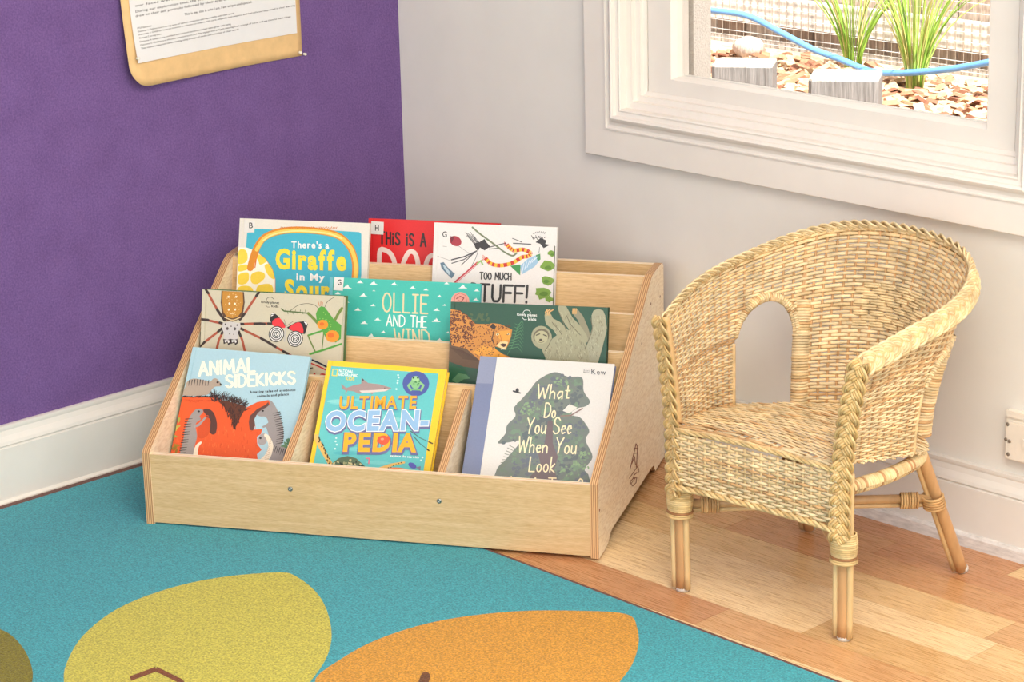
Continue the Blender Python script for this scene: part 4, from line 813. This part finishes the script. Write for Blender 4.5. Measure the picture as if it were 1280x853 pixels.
for r in range(NROW):
    v = (r+.5)/NROW; ts = np.linspace(-1, 1, NST*SPR+1); ok = v_arch(ts) < v
    idx = np.where(ok)[0]; runs = np.split(idx, np.where(np.diff(idx) > 1)[0]+1)
    for run in runs:
        if len(run) < 8: continue
        t = ts[run]; P = shell(t, v); N = shell_n(t, np.full_like(t, v)); ph = (t+1)/stp*PI+r*PI
        amp = 0.0017*np.cos(ph)
        hgt = np.linalg.norm(shell(t, v+.5/NROW)-shell(t, v-.5/NROW), axis=1)
        jz = 0.0004*np.sin(t*23+r*1.7); Q = P+N*amp[:, None]; Q[:, 2] += jz
        # colour runs along one row change where a new cane is spliced in
        cuts = [0]; 
        while cuts[-1] < len(t)-1: cuts.append(min(len(t)-1, cuts[-1]+random.randint(60, 170)))
        if len(cuts) > 2 and cuts[-1]-cuts[-2] < 8: cuts.pop(-2)
        for c0, c1 in zip(cuts[:-1], cuts[1:]): back.strand(Q[c0:c1+1], N[c0:c1+1], 0.5*hgt[c0:c1+1]*random.uniform(.78, .96), 0.0014, 6, cane_col())
# broad basket-woven patch in the middle of the back
for k in range(8):
    v = 0.48+k*0.030; e = .0135; c = -.135+(k % 2)*.030
    while c < .12:
        t = np.linspace(c, c+.054, 12); P = shell(t, v); N = shell_n(t, np.full_like(t, v)); N = np.where((N[:, 1:2] > 0), -N, N)
        h = np.sin(np.linspace(0, PI, 12))
        for dv in (-.0068, .0068):
            P2 = shell(t, v+dv); back.strand(P2+N*(.0006+.0040*h**.6)[:, None], N, .0022, .0012, 6, (244, 216, 166))
        c += .060
back.build('woven_back', 'cane', chair)
st = MB()
for i in range(NST+1):
    t = -1+i*stp; v0 = float(v_arch(np.array([t]))[0]); v0 = 0.0 if v0 < 0 else v0
    vs = np.linspace(max(v0, .001), 1, 24); tt = np.full_like(vs, t); P = shell(tt, vs); st.strand(P, shell_n(tt, vs), 0.0022, 0.0018, 6, (212, 166, 116))
st.build('back_stakes', 'cane', chair)
# rails round the two arched openings, bound with cane
def coil(mb, P, r0, wire, pitch, cols, sides=6, taper=False):
    P = np.asarray(P, float); seg = np.linalg.norm(np.diff(P, axis=0), axis=1); s = np.concatenate([[0], np.cumsum(seg)]); L_ = s[-1]; n = max(2, int(L_/pitch))
    T = np.gradient(P, axis=0); T /= np.linalg.norm(T, axis=1)[:, None]
    for k in range(n):
        c = (k+.5)/n*L_; i = min(len(P)-2, max(0, np.searchsorted(s, c)-1)); w = (c-s[i])/(seg[i]+1e-12); C = P[i]*(1-w)+P[i+1]*w; tg = T[i]*(1-w)+T[i+1]*w; tg /= np.linalg.norm(tg)
        e = np.cross(tg, (0.21, 0.37, 0.9)); e /= np.linalg.norm(e); g = np.cross(tg, e); a = np.linspace(0, 2*PI, 15)
        R = r0*random.uniform(.97, 1.05)*(min(1.0, .45+1.6*k/n) if taper else 1.0); ring = C+(np.cos(a)[:, None]*e+np.sin(a)[:, None]*g)*R+tg*((a/(2*PI)-.5)*pitch)[:, None]
        nr = (np.cos(a)[:, None]*e+np.sin(a)[:, None]*g); mb.strand(ring, nr, pitch*.53, wire, sides, cols[k % len(cols)] if not callable(cols) else cols(), caps=False)
for sg in (-1, 1):
    TA, TBo = OPEN[sg]; TM, TH = (TA+TBo)/2, (TBo-TA)/2
    th = np.linspace(PI*0.93, 0.12, 30); t = sg*(TM-TH*np.cos(th)); v = VA0+(VA1+.012-VA0)*np.sin(th)
    arch = shell(t, v); mb = MB(); mb.tube(arch, 0.0034, 8, (224, 184, 130)); coil(mb, arch, 0.0068, 0.0015, 0.0040, cane_col, taper=True); mb.build('arch_binding', 'cane', chair)
    # thick post beside the opening, bound with cane up to the arch
    vs = np.linspace(.0, .97, 30); tt = np.full_like(vs, sg*(TA-.018)); q = shell(tt, vs); N = shell_n(tt, vs); N = np.where(((N*(q-np.array([0, 0, .4]))).sum(1) > 0)[:, None], N, -N); q = q+N*.008
    mb = MB(); mb.tube(q[:28], .0085, 12, (216, 172, 120)); mb.build('rear_post', 'pole', chair)
    mb = MB(); coil(mb, q[:20], .0150, .0016, .0048, cane_col); mb.build('post_binding', 'cane', chair)
    tt = np.full(12, sg*(TBo+.008)); vv = np.linspace(0.0, VA0+.02, 12); mb = MB(); mb.tube(shell(tt, vv), 0.0036, 8, (236, 202, 150)); mb.build('opening_edge', 'cane', chair)
# braids: three bundles of three canes
def braid(name, P, Nn, half, depth, period, r=0.0025, nc=4, parent=None, col=((240, 212, 162), (246, 222, 176), (232, 202, 148), (242, 216, 168))):
    P = np.asarray(P, float); seg = np.linalg.norm(np.diff(P, axis=0), axis=1); s = np.concatenate([[0], np.cumsum(seg)]); m = int(s[-1]/0.0032)
    u = np.linspace(0, s[-1], m); C = np.stack([np.interp(u, s, P[:, k]) for k in range(3)], 1); N = np.stack([np.interp(u, s, Nn[:, k]) for k in range(3)], 1)
    T = np.gradient(C, axis=0); T /= np.linalg.norm(T, axis=1)[:, None]; N = N-(N*T).sum(1)[:, None]*T; N /= np.linalg.norm(N, axis=1)[:, None]; Wd = np.cross(T, N); mb = MB()
    for k in range(3):
        ph = 2*PI*u/period+2*PI*k/3; x = half*np.sin(ph); z = depth*np.sin(2*ph); dx = half*2*PI/period*np.cos(ph); ln = np.sqrt(1+dx*dx)
        for j in range(nc):
            o = (j-(nc-1)/2)*r*1.7; Q = C+Wd*(x+o/ln)[:, None]+T*(-dx*o/ln)[:, None]+N*(z+depth)[:, None]; mb.strand(Q, N, r, r*.72, 6, col[(j+k) % 4])
    return mb.build(name, 'cane', chair)
ts = np.linspace(-1, 1, 160); P = TOP(ts); N = shell_n(ts, np.full_like(ts, .98)); ctr = np.array([0, .0, .4]); d = P-ctr; d[:, 2] = 0
N = np.where(((N*d).sum(1) > 0)[:, None], N, -N); N = N*.75+np.array([0, 0, .66]); N /= np.linalg.norm(N, axis=1)[:, None]
mb = MB(); mb.tube(P-np.array([0, 0, .004])+N*.002, 0.0050, 8, (226, 188, 132)); mb.build('rim_rail', 'cane', chair)
braid('rim_braid', P+np.array([0, 0, -.004])-N*.002, N, 0.0105, 0.0042, 0.058)
for sg in (-1, 1):
    z = np.linspace(0, 1, 40); p0 = np.array([sg*.199, -.199, .482]); p1 = np.array([sg*.168, -.203, .176]); P = p0*(1-z)[:, None]+p1*z[:, None]; P[:, 0] += sg*-0.010*np.sin(z*PI); P[:, 2] += 0
    braid('front_braid', P, np.repeat(np.array([[sg*.25, -1, 0.0]]), 40, 0), 0.0110, 0.0040, 0.058, col=((226, 188, 126), (234, 200, 142), (216, 176, 112), (230, 194, 134)))
    mb = MB(); Q = P+np.array([0, .010, 0]); mb.tube(Q, 0.0085, 10, (222, 182, 128)); mb.build('arm_post', 'pole', chair)
# seat
def seat_hw(y): 
    tt = np.linspace(0, 1, 200); Bp = BOT(tt); k = np.argsort(Bp[:, 1]); return np.interp(y, Bp[k, 1], Bp[k, 0])
def seat_z(y): 
    tt = np.linspace(0, 1, 200); Bp = BOT(tt); k = np.argsort(Bp[:, 1]); return np.interp(y, Bp[k, 1], Bp[k, 2])
path = []                                                  # (y, z, normal) from the back of the seat over the front edge and down the apron
for y in np.arange(.150, -.196, -.0052): path.append((y, float(seat_z(y)), (0, .06, 1.0), 's'))
for k in range(1, 4): a = k/4*PI/2; path.append((-.198-.010*math.sin(a), float(seat_z(-.192))-.010*(1-math.cos(a)), (0, -math.sin(a), math.cos(a)), 'f'))
zf_ = float(seat_z(-.192))-.012
for k in range(17): path.append((-.209, zf_-.0052*k, (0, -1, 0.02), 'a'))
seat, apron = MB(), MB(); SU = 0.0165
for r, (y, z, n, kd) in enumerate(path):
    hw = float(seat_hw(max(y, -.19)))+.004 if kd == 's' else .166; x = np.arange(-hw, hw+.0011, .0022)
    tw = 2 if kd != 'a' else 1; ph = x/SU*PI/tw+r*(PI/2 if tw == 2 else PI); crown = (0.010*np.clip(1-(x/.19)**2, 0, 1) if kd == 's' else 0.010*np.clip(1-(x/.19)**2, 0, 1) if kd == 'f' else 0*x); crown = crown*(min(1, (.17-y)/.1) if kd == 's' else 1)
    N = np.repeat(np.array([n], float), len(x), 0); Q = np.stack([x, np.full_like(x, y), z+crown], 1)+N*(0.0017*np.cos(ph))[:, None]
    k = random.randint(20, max(21, len(x)-20)) if len(x) > 60 else len(x)-1
    tgt = apron if kd == 'a' else seat
    tgt.strand(Q[:k+1], N[:k+1], 0.0027*random.uniform(.86, 1.05), 0.0014, 6, cane_col())
    if k < len(x)-3: tgt.strand(Q[k:], N[k:], 0.0026, 0.0014, 6, cane_col())
seat.build('woven_seat', 'cane', chair)
for i in range(-9, 10):
    x = i*SU; apron.strand([(x, -.209, zf_+.004), (x, -.2092, zf_-.045), (x, -.209, zf_-.088)], (0, -1, 0), .0030, .0012, 6, (232, 200, 148))
apron.build('woven_apron', 'cane', chair)
mb = MB()
for i in range(-11, 12):
    x = i*SU; ys = np.linspace(.16, -.205, 20); ys = ys[np.array([float(seat_hw(q)) > abs(x)-.002 for q in ys])]
    if len(ys) > 3: mb.strand(np.stack([np.full_like(ys, x), ys, np.array([float(seat_z(max(q, -.19))) for q in ys])-.0008+0.010*max(0, 1-(x/.19)**2)*np.minimum(1, (.17-ys)/.1)], 1), (0, 0, 1), .0030, .0012, 6, (196, 148, 98))
mb.build('seat_stakes', 'cane', chair)
def rope(name, P, Nn, half, period, r):
    P = np.asarray(P, float); seg = np.linalg.norm(np.diff(P, axis=0), axis=1); s = np.concatenate([[0], np.cumsum(seg)]); u = np.linspace(0, s[-1], int(s[-1]/.003)); C = np.stack([np.interp(u, s, P[:, k]) for k in range(3)], 1); T = np.gradient(C, axis=0); T /= np.linalg.norm(T, axis=1)[:, None]; N = np.array(Nn, float); Wd = np.cross(T, N); Wd /= np.linalg.norm(Wd, axis=1)[:, None]; mb = MB()
    for k in range(3): ph = 2*PI*u/period+2*PI*k/3; mb.strand(C+Wd*(half*np.sin(ph))[:, None]+N*(half*np.cos(ph))[:, None], N, r, r, 6, ((230, 198, 140), (238, 208, 152), (220, 186, 128))[k])
    mb.build(name, 'cane', chair)
xs = np.linspace(-.165, .165, 40); zb = zf_-.090
rope('apron_edge', np.stack([xs, np.full_like(xs, -.210), zb-.006*np.abs(xs/.165)**4], 1), (0, -1, 0), .0030, .045, .0030)
rope('seat_front_edge', np.stack([xs, np.full_like(xs, -.209), np.full_like(xs, zf_+.005)+.007*(1-(xs/.17)**2)], 1), (0, -.8, .6), .0022, .050, .0024)
# seat rails bound with cane under the arms
for sg in (-1, 1):
    P = smooth_open([(sg*.172, -.185, .262), (sg*.187, -.09, .262), (sg*.180, .0, .262), (sg*.140, .062, .258)], 10); mb = MB(); mb.tube(P, .0100, 10, (206, 160, 110)); coil(mb, P, .0112, .0016, .0050, lambda: random.choice([(240, 214, 164), (240, 214, 164), (236, 206, 152), (198, 150, 102)])); mb.build('seat_rail', 'cane', chair)
mb = MB(); mb.tube(smooth_open([(-.140, .062, .256), (-.06, .135, .252), (.06, .135, .252), (.140, .062, .256)], 10), .0085, 10, (206, 160, 110)); mb.build('rear_seat_rail', 'pole', chair)
mb = MB(); mb.tube([(-.165, -.190, .205), (0, -.190, .205), (.165, -.190, .205)], .0085, 10, (206, 160, 110)); mb.build('front_seat_rail', 'pole', chair)
# legs
PO = (212, 164, 112)
def leg(pts, r, slim, rs, cut=0.012):
    pts = np.array(pts, float); d = pts[0]-pts[1]; d /= np.linalg.norm(d); mb = MB(); q = pts.copy(); q[0] = pts[0]-d*0.006
    mb.tube(smooth_open(q, 6), r, 14, PO)
    for ox, oy, c in slim: mb.tube(smooth_open(q+np.array([ox, oy, 0]), 6), rs, 10, c)
    o = mb.build('leg', 'pole', chair)
    m = MB(); m.lathe([(r*.98, -.007), (r*1.05, -.003), (r*1.0, 0.0)], pts[0]-d*0.000-d*0.0, tuple(d), 16); m.v = [v+np.array([0, 0, max(0, -v[:, 2].min())]) for v in m.v]; m.build('foot_glide', 'glide', o)
for sg in (-1, 1):
    leg([(sg*.166, -.184, 0), (sg*.167, -.187, .16), (sg*.168, -.189, .29)], .0115, [(-.0130, -.0055, (234, 204, 150)), (.0125, -.0030, (226, 192, 138))], .0055)
    leg([(sg*.161, .180, 0), (sg*.145, .112, .16), (sg*.134, .070, .262)], .0105, [(-.0105, -.0075, (222, 184, 130))], .0055)
    # cane binding cups on the front legs
    mb = MB()
    for k in range(11):
        z = .150+k*.0036; a = np.linspace(0, 2*PI, 19); R = .0185+.0022*math.sin(k*.32); C = np.array([sg*.167, -.190, z]); nr = np.stack([np.cos(a), np.sin(a), 0*a], 1); mb.strand(C+nr*R*np.array([1.12, .95, 1]), nr, .0021, .0015, 6, random.choice([(232, 202, 144), (222, 190, 132), (236, 208, 152)]), caps=False)
    for z, R, c in ((.146, .0200, (160, 112, 70)), (.139, .0205, (226, 192, 134)), (.143, .0200, (226, 192, 134))):
        a = np.linspace(0, 2*PI, 19); nr = np.stack([np.cos(a), np.sin(a), 0*a], 1); mb.strand(np.array([sg*.167, -.190, z])+nr*R*np.array([1.1, .95, 1]), nr, .0026, .0022, 6, c, caps=False)
    mb.build('leg_binding', 'cane', chair)
    mb = MB()
    for k in range(5): C = np.array([sg*.146-.003, .113-.004*k*0.5, .138+k*.0050]); a = np.linspace(0, 2*PI, 19); nr = np.stack([np.cos(a), np.sin(a), .3*np.sin(a)], 1); mb.strand(C+nr*np.array([.0185, .0170, .012]), nr, .0027, .0020, 6, random.choice([(214, 168, 112), (224, 182, 126)]), caps=False)
    mb.build('rear_leg_binding', 'cane', chair)
# two crossed stretchers from each front leg to the opposite rear leg: a thick and a thin cane
for sg, dz in ((-1, 0.0), (1, -.020)):
    f0, f1 = np.array([sg*.160, -.180, .158+dz]), np.array([-sg*.149, .118, .152+dz]); hv = f1-f0; hv /= np.linalg.norm(hv); sd = np.array([-hv[1], hv[0], 0])
    mb = MB(); mb.tube([f0, (f0+f1)/2, f1], .0078, 10, (206, 164, 116)); mb.tube([f0+(0, 0, -.0112), (f0+f1)/2+(0, 0, -.0112), f1+(0, 0, -.0112)], .0042, 8, (226, 190, 138)); mb.build('stretcher', 'pole', chair)
    for w in (.09, .88):
        mb = MB(); a = np.linspace(0, 2*PI, 17); nr = np.cos(a)[:, None]*sd+np.sin(a)[:, None]*np.array([0, 0, 1.0])
        for k in range(7): C = f0+(f1-f0)*(w+(k-3)*.0105)-np.array([0, 0, .003]); mb.strand(C+np.cos(a)[:, None]*sd*.0096+np.sin(a)[:, None]*np.array([0, 0, .0136]), nr, .0021, .0014, 6, random.choice([(230, 190, 134), (214, 170, 116)]), caps=False)
        mb.build('stretcher_binding', 'cane', chair)

# ================================================================== GARDEN OUTSIDE THE WINDOW
GZ = 0.40
mb = MB(); mb.box((-4, 0.16, -0.2), (4.5, 2.02, GZ)); structure(mb.build('garden_ground', 'soil'))
def out(x, y, Y): return hit(x, y, (0, 1, 0), Y)
# stucco return wall at the left
mb = MB(); mb.box((-1.0, 0.1305, 0.1), (0.712, 0.181, 2.6)); structure(mb.build('wall_outside', 'stucco'))
def stump(x0, x1, ytop, Y, depth, label):
    a = out(x0, ytop, Y); d = ray(x1, ytop+(x1-x0)*.075); an = math.radians(33); e = np.array([math.cos(an), math.sin(an)])
    # width: where the right edge's ray meets the turned front face
    nrm = np.array([-e[1], e[0]]); t = ((a[:2]-CAM[:2])@nrm)/(d[:2]@nrm); b = CAM+d*t; w = float((b[:2]-a[:2])@e); z = (a[2]+b[2])/2
    o = thing('timber_stump', label, 'timber post', Matrix.Translation((a[0], a[1], GZ+0.0005)) @ Matrix.Rotation(an, 4, 'Z'), 'timber stumps outside')
    out_ = [(0, .008), (.008, 0)]+[(w*k/8, random.uniform(0, .003)) for k in range(1, 8)]+[(w-.008, 0), (w, .008), (w, depth-.01), (w-.01, depth), (.01, depth), (0, depth-.01)]
    mb = MB(); mb.prism(out_, 2, 0, z-GZ-.004, (138, 136, 136)); mb.build('post_body', 'stump', o)  # body grey darkened so the colour carries the shade on the front
    m = MB(); m.prism([(x*.985+.0015, y*.97+.002) for x, y in out_], 2, z-GZ-.004, z-GZ, (232, 226, 216)); m.build('sawn_top', 'stump', o)  # same timber, paler: sun on the top is put into the colour
stump(889, 965, 80, 0.92, .11, 'grey weathered timber stump outside, beside the stucco wall, left of the pair')
stump(1010, 1098, 97, 0.86, .13, 'grey weathered timber stump outside in front of the grass, right of the pair')
# paling fence, plinth and wire netting
FY = 1.88; fence = thing('paling_fence', 'weathered timber paling fence with a pale rail beyond the window', 'fence', Matrix.Translation((0, FY+.06, GZ)))
x = -1.8
while x < 2.6:
    w = random.uniform(.105, .135); mb = MB(); c = random.choice([(216, 196, 182), (228, 212, 198), (192, 170, 154), (234, 220, 208)]); mb.box((x, random.uniform(0, .006), -.05), (x+w-.008, .022, 1.4), c); mb.build('paling', 'paling', fence); x += w
for z0, z1, dz in ((.062, .135, -.045), (.50, .58, -.045)):
    mb = MB(); mb.box((-1.8, dz, z0), (2.6, -.001, z1), (255, 250, 244)); mb.build('rail', 'paling', fence)  # rail colour lifted to near white to hold the sunlight on it
mb = MB(); mb.box((-1.8, -.057, 0.0), (2.6, -.0461, .020), (206, 200, 194)); mb.build('plinth_board', 'paling', fence)
mb = MB(); c = (232, 232, 230)
for k in range(int(4.2/.026)): X = -1.7+k*.026; mb.strand([(X, FY, GZ+.005), (X, FY, GZ+.6), (X, FY, GZ+1.2)], (0, 1, 0), .0011, .0011, 4, c)
for k in range(int(1.2/.026)): Z = GZ+.01+k*.026; mb.strand([(-1.7, FY-.001, Z), (.4, FY-.001, Z), (2.5, FY-.001, Z)], (0, 1, 0), .0011, .0011, 4, c)
tag(mb.build('wire_netting', 'wire'), 'pale square wire netting stretched in front of the timber fence', 'wire mesh')
# hose
P = [out(x, y, 1.62) for x, y in ((850, 10), (890, 13), (935, 20), (975, 40), (1015, 61), (1050, 74), (1085, 88), (1115, 91), (1150, 90), (1190, 86), (1225, 80), (1262, 73), (1320, 62), (1440, 52), (1600, 60))]
mb = MB(); mb.tube(smooth_open(P, 8), .0085, 12, (130, 180, 228)); tag(mb.build('garden_hose', 'hose'), 'pale blue garden hose looping in front of the netting outside', 'hose')
CLUMPS = []
def clump(px, py, n, h, label, spread):
    d = ray(px, py); t = (GZ-CAM[2])/d[2]; c = CAM+d*t; c[1] = min(c[1], 1.80); c[0] = (CAM+d*((c[1]-CAM[1])/d[1]))[0]
    CLUMPS.append(c); mb = MB()
    for k in range(n):
        a = random.uniform(0, 2*PI); L_ = h*random.uniform(.55, 1.1); s_ = spread*random.uniform(.1, 1); b = np.array([c[0]+.02*math.cos(a), c[1]+.015*math.sin(a), GZ-.01]); dr = np.array([math.cos(a), .5*math.sin(a), 0])
        q = np.linspace(0, 1, 8); Q = b+dr*(s_*q**1.8)[:, None]*L_+np.array([0, 0, 1])*(L_*(q-.28*s_*q**3))[:, None]
        mb.strand(Q, np.array([-dr[1], dr[0], .15]), .0032*(1-q*.8), .0009, 4, random.choice([(140, 184, 66), (166, 206, 90), (124, 166, 58), (186, 216, 118), (206, 200, 126)]))
    tag(mb.build('grass_clump', 'grass'), label, 'grass')
clump(1143, 112, 80, .46, 'tall green grass clump outside at the middle of the window', .75)
clump(1066, 86, 52, .42, 'smaller green grass clump outside, left of the tall one', .85)
# bark mulch over the bed, kept clear of what stands in it
CLEAR = []
for o in list(scene.objects):
    nm = o.name.split('.')[0]
    if nm == 'timber_stump': c = o.matrix_world @ Vector((.075, .055, 0)); CLEAR.append((c.x, c.y, .115))
CLEAR += [(q[0], q[1], .045) for q in CLUMPS]
mb = MB()
for k in range(3600):
    X, Y_ = random.uniform(-1.4, 1.4), random.uniform(.5, 1.79)
    if any(math.hypot(X-qx, Y_-qy) < qr for qx, qy, qr in CLEAR): continue
    l, w, t = random.uniform(.012, .034), random.uniform(.006, .014), random.uniform(.002, .006); a = random.uniform(0, PI); ti, tj = random.uniform(-.5, .5), random.uniform(-.4, .4); Rm = (Matrix.Rotation(a, 3, 'Z') @ Matrix.Rotation(ti, 3, 'X') @ Matrix.Rotation(tj, 3, 'Y'))
    v = [Rm @ Vector((sx*l*(1-.3*(sz > 0)), sy*w, sz*t)) for sx in (-1, 1) for sy in (-1, 1) for sz in (-1, 1)]; z = GZ+random.uniform(.002, .014)
    mb.add([(q.x+X, q.y+Y_, q.z+z) for q in v], [(0, 1, 3, 2), (4, 6, 7, 5), (0, 4, 5, 1), (2, 3, 7, 6), (0, 2, 6, 4), (1, 5, 7, 3)], random.choice([(200, 160, 130), (178, 126, 98), (222, 192, 166), (150, 100, 78), (212, 176, 138)]))
o = mb.build('bark_mulch', 'mulch', kind='stuff'); tag(o, 'loose tan bark mulch covering the garden bed outside', 'mulch')
# a rock by the fence
P = out(937, 66, 1.72); mb = MB(); V = []; fs = []; n = 12; m = 7
for i in range(m+1):
    for k in range(n): a, b = 2*PI*k/n, PI*i/m; r = 1+.18*math.sin(3*a+i)+.1*math.cos(5*a-i); V.append((.05*r*math.sin(b)*math.cos(a), .036*r*math.sin(b)*math.sin(a), .032*math.cos(b)*(.9+.1*r)))
for i in range(m):
    for k in range(n): q = (k+1) % n; fs.append((i*n+k, (i+1)*n+k, (i+1)*n+q, i*n+q))
mb.add(V, fs, (214, 196, 184), 0, True); o = mb.build('garden_rock', 'stump'); o.location = (P[0], 1.72, GZ+.03); tag(o, 'pale rounded rock lying at the fence behind the left stump', 'rock')
